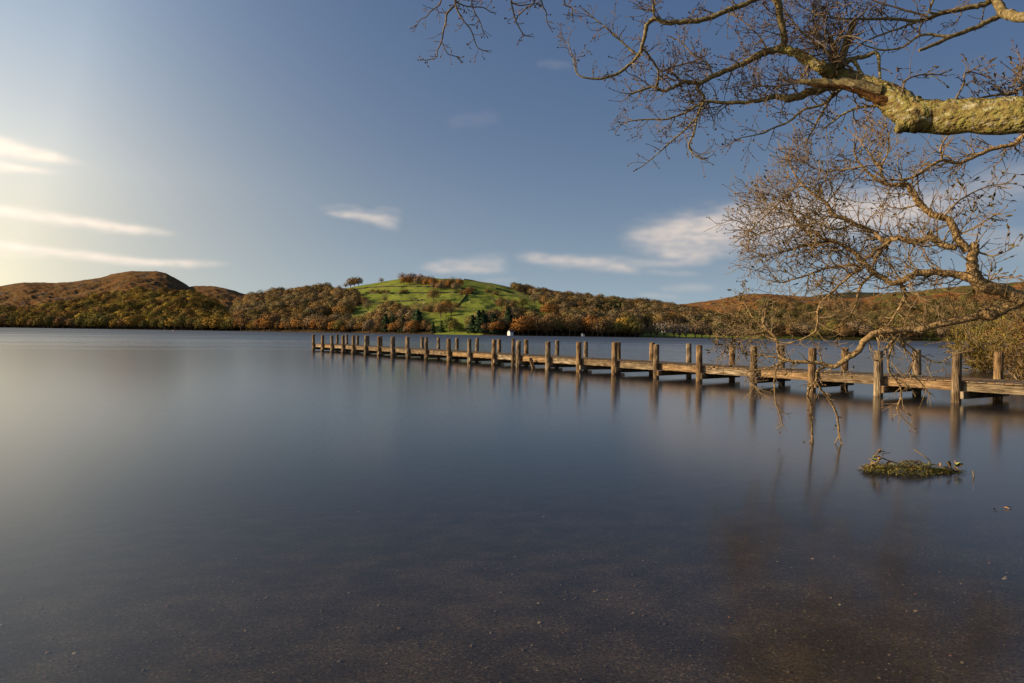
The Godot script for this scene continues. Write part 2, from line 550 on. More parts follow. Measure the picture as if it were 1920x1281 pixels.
# a branch traced as [px, py, radius in px]; z0, z1 the depths of its two ends
func limb(tr: Tree3, trace: Array, z0: float, z1: float, root: Node3D, called: String, m: Material, twigs: float, reach := 60.0, depth := 2, wob := 0.0) -> Array:
	var pts := PackedVector3Array()
	var rad := PackedFloat32Array()
	for i in trace.size():
		var t := float(i) / maxi(trace.size() - 1, 1)
		var z := lerpf(z0, z1, t) + (wob * tr.r.randf_range(-1, 1) if i > 0 and i < trace.size() - 1 else 0.0)
		if trace[i].size() > 3: z = trace[i][3]
		pts.append(at(trace[i][0], trace[i][1], z))
		rad.append(maxf(trace[i][2], 0.7) * z / F)
	var s := smooth(pts, rad, 4)
	pts = s[0]; rad = s[1]
	for i in range(1, pts.size() - 1):
		pts[i] += tr.any_dir() * minf(rad[i] * 0.28, 0.012)
		rad[i] *= tr.r.randf_range(0.93, 1.08)
	if called:
		var b := Buf.new()
		b.tube(pts, rad, 16 if rad[0] > 0.08 else 8 if rad[0] > 0.02 else 6, Color.WHITE, true, noise if rad[0] > 0.03 else null, 0.09, 1.0)
		part(called, b.mesh(), m, root)
	else:
		tr.twig.tube(pts, rad, 6, Color.WHITE, false)
	if twigs > 0.0:
		twigs *= tr.dense
		var run := 0.0
		var next := tr.r.randf() * twigs
		for i in range(1, pts.size()):
			var seg := (pts[i] - pts[i - 1]).length() / tr.unit
			run += seg
			while run > next:
				next += twigs * tr.r.randf_range(0.5, 1.5)
				var d := (pts[i] - pts[i - 1]).normalized()
				var side := tr.any_dir()
				side = (side - d * side.dot(d)).normalized()
				var f := float(i) / pts.size()
				tr.grow(pts[i], d * tr.r.randf_range(0.35, 0.9) + side, reach * tr.r.randf_range(0.5, 1.15) * tr.unit, clampf(rad[i] * 0.55, tr.unit * 0.55, tr.unit * 1.5), depth if tr.r.randf() < 0.7 else maxi(depth - 1, 0), Color.WHITE)
		var e := (pts[-1] - pts[-2]).normalized()
		for q in 2:
			tr.grow(pts[-1], e + tr.any_dir() * 0.5, reach * 0.7 * tr.unit, minf(rad[-1], tr.unit * 1.2), maxi(depth - 1, 0), Color.WHITE)
	return [pts, rad]

func copies(called: String, m: Mesh, mt: Material, where: Array, root: Node3D, tint: Callable) -> void:
	var mm := MultiMesh.new()
	mm.transform_format = MultiMesh.TRANSFORM_3D
	mm.use_colors = true
	mm.mesh = m
	mm.instance_count = where.size()
	for i in where.size():
		mm.set_instance_transform(i, where[i])
		mm.set_instance_color(i, tint.call(i))
	var o := MultiMeshInstance3D.new()
	o.name = called
	o.multimesh = mm
	o.material_override = mt
	root.add_child(o, true)
	o.set_meta("kind", "stuff")

func aim(p: Vector3, d: Vector3, s: float, roll: float) -> Transform3D:
	var y := d.normalized()
	var x := y.cross(Vector3(0.37, 0.21, 0.9)).normalized().rotated(y, roll)
	return Transform3D(Basis(x * s, y * s, x.cross(y) * s), p)

func bud_mesh() -> ArrayMesh:
	var b := Buf.new()
	b.tube(PackedVector3Array([Vector3(0, -0.9, 0), Vector3(0, -0.3, 0), Vector3(0, 0.5, 0), Vector3(0, 1.1, 0)]), PackedFloat32Array([0.2, 0.75, 0.7, 0.1]), 5, Color.WHITE, false)
	return b.mesh()
func leaf_mesh() -> ArrayMesh:
	var b := Buf.new()
	var mid := [Vector3(0, 0, 0), Vector3(0, 0.3, 0.05), Vector3(0, 0.62, 0.04), Vector3(0, 1.0, -0.10)]
	var half := [0.02, 0.17, 0.2, 0.0]
	for s in [-1, 1]:
		var i := b.v.size()
		for k in 4:
			b.vert(mid[k], Vector3(0.2 * s, 0, 1).normalized())
			b.vert(mid[k] + Vector3(half[k] * s, 0, 0.07), Vector3(0.2 * s, 0, 1).normalized())
		for k in 3:
			b.tri(i + k * 2, i + k * 2 + 1, i + k * 2 + 2); b.tri(i + k * 2 + 1, i + k * 2 + 3, i + k * 2 + 2)
	return b.mesh()

func finish_tree(tr: Tree3, root: Node3D, m: Material, bud: Material, leaf: Material) -> void:
	part("twigs", tr.twig.mesh(), m, root, true)
	if tr.buds.size():
		var w := []
		for q in tr.buds: w.append(aim(q[0], q[1], q[2], tr.r.randf() * TAU))
		copies("buds", bud_mesh(), bud, w, root, func(i): var k := 0.6 + 0.8 * fmod(i * 0.618, 1.0); return Color(k, k * (0.9 + 0.2 * fmod(i * 0.37, 1.0)), k))
	if tr.leaves.size():
		var w := []
		for q in tr.leaves: w.append(aim(q[0], q[1], q[2], tr.r.randf() * TAU))
		copies("leaves", leaf_mesh(), leaf, w, root, func(i): var k := 0.65 + 0.7 * fmod(i * 0.618, 1.0); return Color(k * (0.9 + 0.4 * fmod(i * 0.73, 1.0)), k, k * 0.9))

# ------------------------------------------------------------------ scene
func _ready() -> void:
	rng.seed = 2017
	noise.seed = 11
	noise.frequency = 0.012
	noise.fractal_octaves = 4
	# camera
	var cam := Camera3D.new()
	cam.name = "camera"
	add_child(cam)
	cam.transform = Transform3D(cam_basis, EYE)
	cam.fov = rad_to_deg(2.0 * atan(CY / F))
	cam.near = 0.05
	cam.far = 12000.0
	cam.current = true
	# sky and sun
	var env := Environment.new()
	env.background_mode = Environment.BG_SKY
	var pano := PanoramaSkyMaterial.new()
	pano.panorama = ImageTexture.create_from_image(make_sky())
	env.sky = Sky.new()
	env.sky.sky_material = pano
	env.tonemap_mode = Environment.TONE_MAPPER_LINEAR
	env.tonemap_exposure = 1.36
	env.background_energy_multiplier = 0.80
	env.sdfgi_enabled = true
	env.ssao_enabled = true
	env.ssil_enabled = true
	var we := WorldEnvironment.new()
	we.name = "world_environment"
	we.environment = env
	add_child(we)
	var sun := DirectionalLight3D.new()
	sun.name = "sun"
	add_child(sun)
	sun.look_at_from_position(sun_dir() * 100.0, Vector3.ZERO, Vector3.UP)
	sun.light_energy = 1.6
	sun.light_color = Color(1.0, 0.88, 0.71)
	sun.light_angular_distance = 0.6
	sun.shadow_enabled = true

	materials()
	print("sky ", Time.get_ticks_msec())
	water_and_bed()
	hills()
	print("hills ", Time.get_ticks_msec())
	jetty()
	upper_tree()
	print("upper ", Time.get_ticks_msec())
	lower_tree()
	print("lower ", Time.get_ticks_msec())
	shore_bushes()
	small_things()
	print("done ", Time.get_ticks_msec())

func materials() -> void:
	# timber of the jetty
	var gp := grain_tex(lin(0.055, 0.039, 0.025), lin(0.225, 0.166, 0.102), lin(0.47, 0.37, 0.24), 3)
	for k in 3:
		var m := mat("post_wood_%d" % k, [Color(1, 1, 1), Color(0.88, 0.86, 0.84), Color(1.0, 0.94, 0.86)][k], 0.9, 0.2)
		m.albedo_texture = gp[0]
		m.uv1_scale = Vector3(1, 0.55, 1)
		m.heightmap_enabled = true
		m.heightmap_texture = gp[1]
		m.heightmap_scale = 2.6
	var gb := grain_tex(lin(0.05, 0.036, 0.024), lin(0.21, 0.157, 0.102), lin(0.45, 0.365, 0.25), 19)
	for k in 4:
		var m := mat("board_wood_%d" % k, [Color(1, 1, 1), Color(0.84, 0.82, 0.8), Color(1.0, 0.93, 0.84), Color(0.92, 0.92, 0.9)][k], 0.9, 0.2)
		m.albedo_texture = gb[0]
		m.uv1_scale = Vector3(1.6, 0.42, 1)
		m.uv1_offset = Vector3(k * 0.23, k * 0.37, 0)
		m.heightmap_enabled = true
		m.heightmap_texture = gb[1]
		m.heightmap_scale = 1.8
	# bark
	var lichen := noise_tex(0.011, [[0.0, lin(0.07, 0.05, 0.025)], [0.34, lin(0.15, 0.108, 0.046)], [0.50, lin(0.23, 0.175, 0.068)], [0.62, lin(0.20, 0.20, 0.045)], [0.72, lin(0.27, 0.23, 0.10)], [0.82, lin(0.46, 0.44, 0.35)], [1.0, lin(0.58, 0.56, 0.47)]], 4, 512, 6)
	var crack := noise_tex(0.02, [], 9, 512, 5)
	var m1 := mat("limb_bark", Color.WHITE, 0.95, 0.15)
	m1.albedo_texture = lichen
	m1.uv1_triplanar = true
	m1.uv1_scale = Vector3(1.6, 1.9, 1.6)
	m1.heightmap_enabled = true
	m1.heightmap_texture = crack
	m1.heightmap_scale = 5.0
	var br := noise_tex(0.015, [[0.0, lin(0.06, 0.042, 0.02)], [0.4, lin(0.15, 0.11, 0.055)], [0.58, lin(0.22, 0.18, 0.07)], [0.75, lin(0.30, 0.25, 0.15)], [1.0, lin(0.42, 0.38, 0.28)]], 14, 512, 5)
	var m2 := mat("branch_bark", Color.WHITE, 0.92, 0.2)
	m2.albedo_texture = br
	m2.uv1_triplanar = true
	m2.uv1_scale = Vector3(3, 3, 3)
	var br2 := noise_tex(0.013, [[0.0, lin(0.09, 0.055, 0.024)], [0.42, lin(0.24, 0.16, 0.075)], [0.6, lin(0.34, 0.235, 0.115)], [1.0, lin(0.48, 0.36, 0.2)]], 24, 512, 6)
	var m3 := mat("willow_bark", Color.WHITE, 0.92, 0.2)
	m3.albedo_texture = br2
	m3.uv1_triplanar = true
	m3.uv1_scale = Vector3(2.2, 2.2, 2.2)
	m3.heightmap_enabled = true
	m3.heightmap_texture = crack
	m3.heightmap_scale = 2.5
	mat("twig_alder", lin(0.19, 0.14, 0.085), 0.85, 0.25)
	mat("twig_willow", lin(0.25, 0.18, 0.098), 0.85, 0.25)
	var tw := mat("torn_wood", lin(0.95, 0.62, 0.36), 0.9, 0.2)
	tw.albedo_texture = gp[0]
	tw.uv1_scale = Vector3(3, 2.5, 1)
	tw.heightmap_enabled = true
	tw.heightmap_texture = gp[1]
	tw.heightmap_scale = 3.0
	var bd := mat("bud", lin(0.14, 0.068, 0.04), 0.8, 0.25)
	bd.vertex_color_use_as_albedo = true
	var lf := mat("willow_leaf", lin(0.17, 0.145, 0.05), 0.7, 0.3)
	lf.vertex_color_use_as_albedo = true
	lf.backlight_enabled = true
	lf.backlight = lin(0.4, 0.35, 0.1)
	# far vegetation
	var fl := mat("far_leaf", Color.WHITE, 0.95, 0.1)
	fl.vertex_color_use_as_albedo = true
	mat("far_bark", lin(0.10, 0.08, 0.06), 0.95, 0.1)
	var tones := {"rust": [0.281, 0.128, 0.037], "brown": [0.212, 0.128, 0.056], "olive": [0.178, 0.150, 0.044], "gold": [0.315, 0.196, 0.043], "greybrown": [0.221, 0.162, 0.099], "fir": [0.034, 0.054, 0.024], "green": [0.093, 0.111, 0.031]}
	for k in tones:
		var t := mat("leaf_" + k, lin(tones[k][0], tones[k][1], tones[k][2]), 0.95, 0.1)
		t.vertex_color_use_as_albedo = true
	var gr := noise_tex(0.03, [[0.25, lin(0.38, 0.38, 0.38)], [0.5, lin(0.8, 0.8, 0.8)], [0.75, lin(1, 1, 1)]], 77, 512, 6)
	var hm := mat("hill_ground", Color.WHITE, 0.97, 0.1)
	hm.vertex_color_use_as_albedo = true
	hm.albedo_texture = gr
	hm.uv1_triplanar = true
	hm.uv1_world_triplanar = true
	hm.uv1_scale = Vector3(0.011, 0.011, 0.011)
	var pm: StandardMaterial3D = hm.duplicate()
	pm.resource_name = "pasture"
	pm.albedo_texture = noise_tex(0.03, [[0.2, lin(0.72, 0.72, 0.72)], [0.8, lin(1, 1, 1)]], 78, 512, 6)
	M["pasture"] = pm
	mat("white_render", lin(0.8, 0.78, 0.74), 0.9, 0.2)
	mat("slate", lin(0.09, 0.095, 0.105), 0.7, 0.3)
	mat("window_glass", lin(0.03, 0.035, 0.04), 0.15, 0.5)
	mat("dark_timber", lin(0.06, 0.045, 0.03), 0.9, 0.2)
	mat("wall_stone", lin(0.055, 0.05, 0.038), 0.95, 0.15)
	mat("fleece", lin(0.62, 0.58, 0.5), 0.95, 0.1)

# ---------------------------------------------------------------- water
var shore := [[-60.0, 12.0], [-20.0, 5.0], [-6.0, 0.6], [0.0, -1.1], [3.0, -1.9], [5.2, -4.2], [8.4, -8.8], [13.0, -14.0], [18.6, -21.0], [25.0, -30.5], [32.0, -39.0], [50.0, -62.0], [110.0, -142.0], [240.0, -310.0]]
func shore_side(x: float, z: float) -> float:            # metres from the shoreline, positive over the water
	var best := 1e9
	var sgn := 1.0
	for i in shore.size() - 1:
		var a := Vector2(shore[i][0], shore[i][1])
		var b := Vector2(shore[i + 1][0], shore[i + 1][1])
		var ab := b - a
		var q := Vector2(x, z) - a
		var t := clampf(q.dot(ab) / ab.length_squared(), 0, 1)
		var d := (q - ab * t).length()
		if d < best:
			best = d
			sgn = 1.0 if ab.cross(q) < 0.0 else -1.0
	return best * sgn
func bed_y(x: float, z: float) -> float:
	var d := shore_side(x, z)
	var n := noise.get_noise_2d(x * 9.0, z * 9.0)
	if d < 0: return minf(-d * 0.16, 1.2 + -d * 0.01) + n * 0.05
	return -minf(0.075 * d + 0.0035 * d * d, 9.0) + n * 0.03 * minf(d, 1.0)

func ring_at(i: int, rings: int) -> float:
	return 4.5 * pow(27.0 / 4.5, float(i) / rings)
func water_and_bed() -> void:
	# one flat lake in rings that meet edge to edge: clear over the shallow gravel, ever deeper and darker further out
	var im := Image.create(256, 1024, false, Image.FORMAT_L8)
	var fn := FastNoiseLite.new()
	fn.seed = 8; fn.frequency = 0.02; fn.fractal_octaves = 4
	for y in 1024:
		var d := exp(lerpf(log(8.0), log(2600.0), (y + 0.5) / 1024.0))
		for x in 256:
			var k := fn.get_noise_2d(x * 0.35, y * 1.6) * 0.5
			var ruf := smoothstep(3.9, 5.9, log(d) + k * 1.6)      # wind lanes on the open lake, sheltered water nearer
			im.set_pixel(x, y, Color.from_hsv(0, 0, 0.16 + 0.28 * ruf + 0.04 * k * ruf))
	var rt := ImageTexture.create_from_image(im)
	var root0 := Node3D.new()
	root0.name = "lake_water"
	add_child(root0)
	root0.set_meta("kind", "structure")
	var seg := 120
	var rings := 22
	for i in rings + 2:
		var alpha := lerpf(0.05, 1.0, pow(smoothstep(0.0, rings + 0.5, i), 0.8))
		var w := mat("water_%d" % i, Color(lin(0.013, 0.015, 0.019), minf(alpha, 0.995)), 0.16, 0.43)
		if i <= rings: w.transparency = BaseMaterial3D.TRANSPARENCY_ALPHA
		if i > rings:
			w.roughness = 1.0
			w.roughness_texture = rt
			w.roughness_texture_channel = BaseMaterial3D.TEXTURE_CHANNEL_RED
			w.texture_repeat = false
		var b0 := Buf.new()
		var lo := 0.0 if i == 0 else ring_at(i - 1, rings)
		var hi := ring_at(i, rings) if i <= rings else 2600.0
		var steps := 1 if i <= rings else 30
		for k in seg + 1:
			var a := lerpf(-1.75, 1.75, float(k) / seg)
			var d := Vector3(sin(a), 0, -cos(a))
			var wob := 1.0 + 0.10 * noise.get_noise_2d(a * 190.0, 3.0)
			for j in steps + 1:
				var q := lerpf(lo, hi, float(j) / steps) if steps == 1 else exp(lerpf(log(lo), log(hi), float(j) / steps))
				b0.vert(d * q * (wob if q < 2000.0 else 1.0) + (Vector3(0, 0, 14) if q < 0.01 else Vector3.ZERO), Vector3.UP, Color.WHITE, Vector2(float(k) / seg, (log(maxf(q, 8.0)) - log(8.0)) / (log(2600.0) - log(8.0))))
		for k in seg:
			for j in steps:
				var a := k * (steps + 1) + j
				b0.tri(a, a + 1, a + steps + 1); b0.tri(a + 1, a + steps + 2, a + steps + 1)
		part("water_surface", b0.mesh(), w, root0)
	# bed and bank in one sheet
	var b := Buf.new()
	var xs := []
	var zs := []
	for i in 141: xs.append(lerpf(-1, 1, i / 140.0))
	for i in 141: zs.append(i / 140.0)
	for j in 141:
		for i in 141:
			var x: float = signf(xs[i]) * pow(absf(xs[i]), 1.8) * 130.0
			var z: float = 14.0 - pow(zs[j], 1.7) * 170.0
			b.vert(Vector3(x, bed_y(x, z), z), Vector3.UP, Color.WHITE, Vector2(x, z))
	for j in 140:
		for i in 140:
			var a := j * 141 + i
			b.tri(a, a + 141, a + 1); b.tri(a + 1, a + 141, a + 142)
	var im2 := Image.create(1024, 1024, false, Image.FORMAT_RGB8)
	var f2 := FastNoiseLite.new()
	f2.noise_type = FastNoiseLite.TYPE_CELLULAR
	f2.cellular_return_type = FastNoiseLite.RETURN_CELL_VALUE
	f2.fractal_type = FastNoiseLite.FRACTAL_NONE
	f2.frequency = 0.09; f2.seed = 3
	var f3 := FastNoiseLite.new()
	f3.noise_type = FastNoiseLite.TYPE_CELLULAR
	f3.fractal_type = FastNoiseLite.FRACTAL_NONE
	f3.frequency = 0.09; f3.seed = 3
	for y in 1024:
		for x in 1024:
			var c := f2.get_noise_2d(x, y) * 0.5 + 0.5
			var e := f3.get_noise_2d(x, y) + 1.0
			var col := Vector3(0.03, 0.023, 0.014).lerp(Vector3(0.098, 0.075, 0.043), c)
			if c > 0.97: col = Vector3(0.16, 0.13, 0.08)
			elif c < 0.04: col = Vector3(0.11, 0.062, 0.032)
			col *= clampf(1.15 - e * 0.5, 0.55, 1.1)
			im2.set_pixel(x, y, lin(col.x, col.y, col.z))
	var bm := mat("gravel", Color.WHITE, 0.9, 0.2)
	bm.albedo_texture = ImageTexture.create_from_image(im2)
	bm.uv1_scale = Vector3(0.85, 0.85, 1)
	bm.detail_enabled = true
	bm.detail_blend_mode = BaseMaterial3D.BLEND_MODE_MUL
	bm.detail_albedo = noise_tex(0.012, [[0.2, lin(0.55, 0.55, 0.55)], [0.8, lin(1, 1, 1)]], 41, 512, 5)
	bm.detail_uv_layer = BaseMaterial3D.DETAIL_UV_2
	bm.uv2_triplanar = true
	bm.uv2_world_triplanar = true
	bm.uv2_scale = Vector3(0.23, 0.23, 0.23)
	structure("lake_bed", b.mesh(), bm)
	# loose stones on the bed
	var sm := SphereMesh.new()
	sm.radius = 0.5; sm.height = 0.62; sm.radial_segments = 9; sm.rings = 5
	var where := []
	var r := RandomNumberGenerator.new()
	r.seed = 77
	while where.size() < 3000:
		var z := -2.2 - 9.0 * pow(r.randf(), 1.5)
		var x := r.randf_range(-0.85, 0.85) * -z
		if shore_side(x, z) < 0.1: continue
		var s := 0.008 + 0.02 * pow(r.randf(), 7.0)
		var bs := Basis(Vector3.UP, r.randf() * TAU).scaled(Vector3(s * r.randf_range(0.8, 1.6), s * 0.9, s))
		where.append(Transform3D(bs, Vector3(x, bed_y(x, z) + s * 0.12, z)))
	var stone := mat("pebble", Color.WHITE, 0.85, 0.3)
	stone.vertex_color_use_as_albedo = true
	var root := Node3D.new()
	root.name = "pebbles"
	add_child(root)
	tag(root, "small pale and rusty pebbles scattered on the shallow lake bed", "pebbles")
	root.set_meta("kind", "stuff")
	copies("pebble", sm, stone, where, root, func(i): var k := fmod(i * 0.618034, 1.0); return Color(0.08, 0.06, 0.036).lerp(Color(0.36, 0.28, 0.16), pow(k, 7.0)) if i % 12 else Color(0.16, 0.08, 0.04))

# ---------------------------------------------------------------- hills
var HILL := {}
func hills() -> void:
	for kind in ["round", "bare", "conifer", "bush"]:
		CROWN[kind] = []
		TRUNK[kind] = []
		for v in 4: CROWN[kind].append(crown_mesh(kind, 50 + v * 3 + kind.length()))
		for v in 2: TRUNK[kind].append(trunk_mesh(kind, 10 + v))
	var fine := FastNoiseLite.new()
	fine.seed = 6; fine.frequency = 0.03; fine.fractal_octaves = 4
	var bracken := func(_px: float, _py: float, _t: float, p: Vector3) -> Color:
		var a := fine.get_noise_2d(p.x * 0.45, p.z * 0.45)
		var b := fine.get_noise_2d(p.x * 1.7 + 300.0, p.z * 1.7)
		var c := Color(0.235, 0.105, 0.036).lerp(Color(0.16, 0.092, 0.04), clampf(0.5 + a * 1.6, 0, 1))
		c = c.lerp(Color(0.19, 0.145, 0.052), clampf(b * 1.5, 0, 0.8))
		if a + b * 0.8 < -0.42: c = Color(0.12, 0.10, 0.075)
		return c
	var floor_brown := func(_px: float, _py: float, _t: float, p: Vector3) -> Color:
		var a := fine.get_noise_2d(p.x, p.z)
		return Color(0.06, 0.043, 0.022).lerp(Color(0.10, 0.066, 0.03), clampf(0.5 + a, 0, 1))
	var field := PackedVector2Array([Vector2(600, 536), Vector2(640, 548), Vector2(676, 552), Vector2(684, 566), Vector2(660, 578), Vector2(662, 594), Vector2(585, 597), Vector2(585, 605), Vector2(690, 604), Vector2(706, 594), Vector2(722, 582), Vector2(760, 584), Vector2(786, 598), Vector2(800, 616), Vector2(870, 620), Vector2(884, 606), Vector2(915, 600), Vector2(936, 588), Vector2(968, 592), Vector2(1000, 598), Vector2(1050, 604), Vector2(1056, 592), Vector2(1018, 582), Vector2(1016, 568), Vector2(1000, 556), Vector2(925, 532), Vector2(880, 505), Vector2(640, 505)])
	var green := func(px: float, py: float, t: float, p: Vector3) -> Color:
		var a := fine.get_noise_2d(p.x * 0.5, p.z * 0.5)
		var b := fine.get_noise_2d(p.x * 2.5, p.z * 2.5 + 90.0)
		var jx := px + b * 9.0
		var jy := py + a * 3.0
		if inside(field, jx, jy) or (px > 815 and px < 905 and t < 0.05) or (px > 1200 and t < 0.12 and t > 0.01):
			var g := Color(0.165, 0.215, 0.036).lerp(Color(0.215, 0.245, 0.048), clampf(0.5 + a * 1.4, 0, 1))
			g = g.lerp(Color(0.19, 0.17, 0.055), clampf(b * 1.3 - 0.2, 0, 0.35))
			if Vector2((px - 815) / 50.0, (py - 577) / 11.0).length() + b * 0.5 < 1.0: g = g.lerp(Color(0.135, 0.10, 0.042), 0.75)
			return g
		return floor_brown.call(px, py, t, p)
	# fell beyond the left-hand wood
	HILL.fell = make_hill([[-700, 560], [-300, 548], [0, 537], [45, 529], [100, 531], [150, 526], [190, 520], [215, 513], [245, 508], [292, 508], [312, 513], [330, 524], [352, 538], [370, 536], [402, 536], [425, 541], [455, 551], [520, 556], [600, 566]], [[-700, 1150], [600, 1050]], [[-700, 1900], [300, 1800], [600, 1500]], 1.0, 10.0, -700, 600, 460, 130, bracken, 4.0)
	structure("hill", HILL.fell.mesh, M.hill_ground)
	HILL.left = make_hill([[-700, 590], [-200, 592], [0, 588], [60, 590], [100, 581], [150, 571], [200, 560], [260, 555], [330, 555], [370, 563], [400, 576], [430, 596], [450, 606], [470, 616]], [[-700, 900], [0, 800], [450, 705], [470, 700]], [[-700, 1300], [0, 1150], [450, 950], [470, 940]], 0.95, 7.0, -700, 470, 200, 40, floor_brown)
	structure("hill", HILL.left.mesh, M.hill_ground)
	HILL.mid = make_hill([[405, 618], [425, 600], [440, 582], [455, 567], [480, 561], [540, 551], [600, 548], [640, 543], [700, 531], [750, 523], [800, 521], [860, 523], [920, 531], [980, 543], [1050, 555], [1100, 560], [1150, 566], [1200, 571], [1260, 578], [1320, 592], [1400, 612], [1450, 622]], [[405, 715], [450, 700], [600, 615], [900, 500], [1280, 535], [1450, 520]], [[405, 960], [450, 1010], [800, 900], [1200, 950], [1450, 800]], 0.92, 4.5, 405, 1450, 460, 110, green)
	structure("hill", HILL.mid.mesh, M.pasture)
	var moor := func(px: float, py: float, t: float, p: Vector3) -> Color:
		var c: Color = bracken.call(px, py, t, p)
		c = Color(c.r * 1.25, c.g * 1.12, c.b)
		if t < 0.45:
			c = c.lerp(Color(0.16, 0.14, 0.045), clampf(0.7 + fine.get_noise_2d(p.x, p.z) * 1.6, 0, 1))
		if t < 0.035: c = Color(0.11, 0.14, 0.03).lerp(Color(0.08, 0.06, 0.03), clampf(0.5 + fine.get_noise_2d(p.x * 1.5, p.z * 1.5) * 2.0, 0, 1))
		if px > 1640 and t > 0.75: c = c.lerp(Color(0.14, 0.15, 0.04), clampf(0.5 + fine.get_noise_2d(p.x, p.z) * 2.0, 0, 1))
		return c
	HILL.right = make_hill([[1150, 600], [1200, 586], [1280, 571], [1340, 563], [1370, 557], [1400, 552], [1440, 551], [1500, 556], [1560, 560], [1620, 558], [1660, 550], [1720, 546], [1800, 537], [1860, 533], [1920, 528], [2100, 514], [2600, 500]], [[1150, 640], [1280, 560], [1480, 520], [1780, 500], [1920, 420], [2100, 330], [2600, 260]], [[1150, 1250], [1500, 1300], [1920, 1200], [2600, 900]], 1.05, 8.0, 1150, 2600, 420, 90, moor)
	structure("hill", HILL.right.mesh, M.hill_ground)
	var dark_wood := func(_px: float, _py: float, _t: float, p: Vector3) -> Color:
		return Color(0.05, 0.055, 0.035).lerp(Color(0.09, 0.075, 0.04), clampf(0.5 + fine.get_noise_2d(p.x * 0.3, p.z * 0.3) * 1.5, 0, 1))
	HILL.back = make_hill([[1380, 575], [1480, 562], [1540, 553], [1590, 548], [1640, 549], [1680, 553], [1760, 560], [1900, 565]], [[1380, 1700], [1900, 1700]], [[1380, 2500], [1900, 2500]], 1.0, 10.0, 1380, 1900, 120, 30, dark_wood, 20.0)
	structure("hill", HILL.back.mesh, M.hill_ground)

	var r := RandomNumberGenerator.new()
	r.seed = 404
	var tint := func(c: Array) -> Color:
		var k := r.randf_range(0.6, 1.35)
		return Color(c[0] * k * r.randf_range(0.9, 1.1), c[1] * k, c[2] * k)
	# woods that read as one mass
	var spots := []
	var pal := [[0.221, 0.145, 0.037], [0.264, 0.178, 0.037], [0.187, 0.150, 0.041], [0.212, 0.119, 0.043], [0.289, 0.212, 0.044]]
	for k in 1500:
		var px := r.randf_range(-330, 462)
		var t := r.randf_range(0.03, 1.0)
		var p := hill_at(HILL.left, px, t)
		spots.append(["round" if r.randf() < 0.85 else "bush", p, r.randf_range(10, 15.5), r.randf_range(1.0, 1.35), tint.call(pal[r.randi() % pal.size()])])
	wood("woodland", "yellow-brown oak wood covering the slope below the rounded bracken fell", spots)
	spots = []
	var pal2 := [[0.205, 0.145, 0.076], [0.245, 0.152, 0.062], [0.185, 0.142, 0.076], [0.225, 0.17, 0.092], [0.26, 0.155, 0.052], [0.18, 0.145, 0.055], [0.23, 0.165, 0.06]]
	var spots2 := []
	var wood_gap := PackedVector2Array(field)
	for k in 3300:
		var px := r.randf_range(410, 1400)
		var t := r.randf_range(0.03, 1.0)
		var p := hill_at(HILL.mid, px, t)
		var s := pixel(p)
		if inside(wood_gap, s.x, s.y) or inside(wood_gap, s.x, s.y - 5.0) or (px > 780.0 and px < 900.0 and inside(wood_gap, s.x, s.y - 14.0)) or inside(wood_gap, s.x - 8.0, s.y - 5.0) or inside(wood_gap, s.x + 8.0, s.y - 5.0): continue
		if px > 820 and px < 960 and s.y < 545: continue
		if px > 640 and px < 860 and s.y < 540: continue
		if px > 1195 and t < 0.16: continue
		var kind := "round" if r.randf() < 0.72 else "bare" if r.randf() < 0.7 else "bush"
		var q := [kind, p, r.randf_range(8.5, 13.5) * (0.68 if t > 0.75 and px > 860.0 else 1.0), r.randf_range(1.0, 1.35), tint.call(pal2[r.randi() % pal2.size()])]
		if px < 760: spots.append(q)
		else: spots2.append(q)
	wood("woodland", "russet oak wood on the hillside beside the bright green fields", spots)
	for k in 26:
		var px := r.randf_range(1118, 1165)
		var p := hill_find(HILL.mid, px, r.randf_range(592, 603))
		spots2.append(["conifer", p, r.randf_range(10, 15), 0.9, Color(0.022, 0.034, 0.016)])
	wood("woodland", "brown bare-twigged wood running along the low ridge behind the boathouses", spots2)
	spots = []
	for k in 2600:
		var px := r.randf_range(1180, 2150)
		var t := 0.05 + 0.5 * pow(r.randf(), 1.5)
		if px > 1300 and px < 1420 and t > 0.3: continue
		var keep := 0.85 - t * 1.1 + noise.get_noise_2d(px * 0.9, t * 300.0) * 0.8
		if px < 1330: keep = 0.9 if t < 0.42 else 0.1
		if r.randf() > keep: continue
		var p := hill_at(HILL.right, px, t)
		var kind := "round" if r.randf() < 0.5 else "bare" if r.randf() < 0.75 else "bush"
		spots.append([kind, p, r.randf_range(7, 12), r.randf_range(0.85, 1.3), tint.call([[0.20, 0.145, 0.068], [0.17, 0.128, 0.058], [0.21, 0.14, 0.058], [0.15, 0.135, 0.045]][r.randi() % 4])])
	wood("woodland", "thin grey-brown wood climbing the lower slope of the rusty moor", spots)

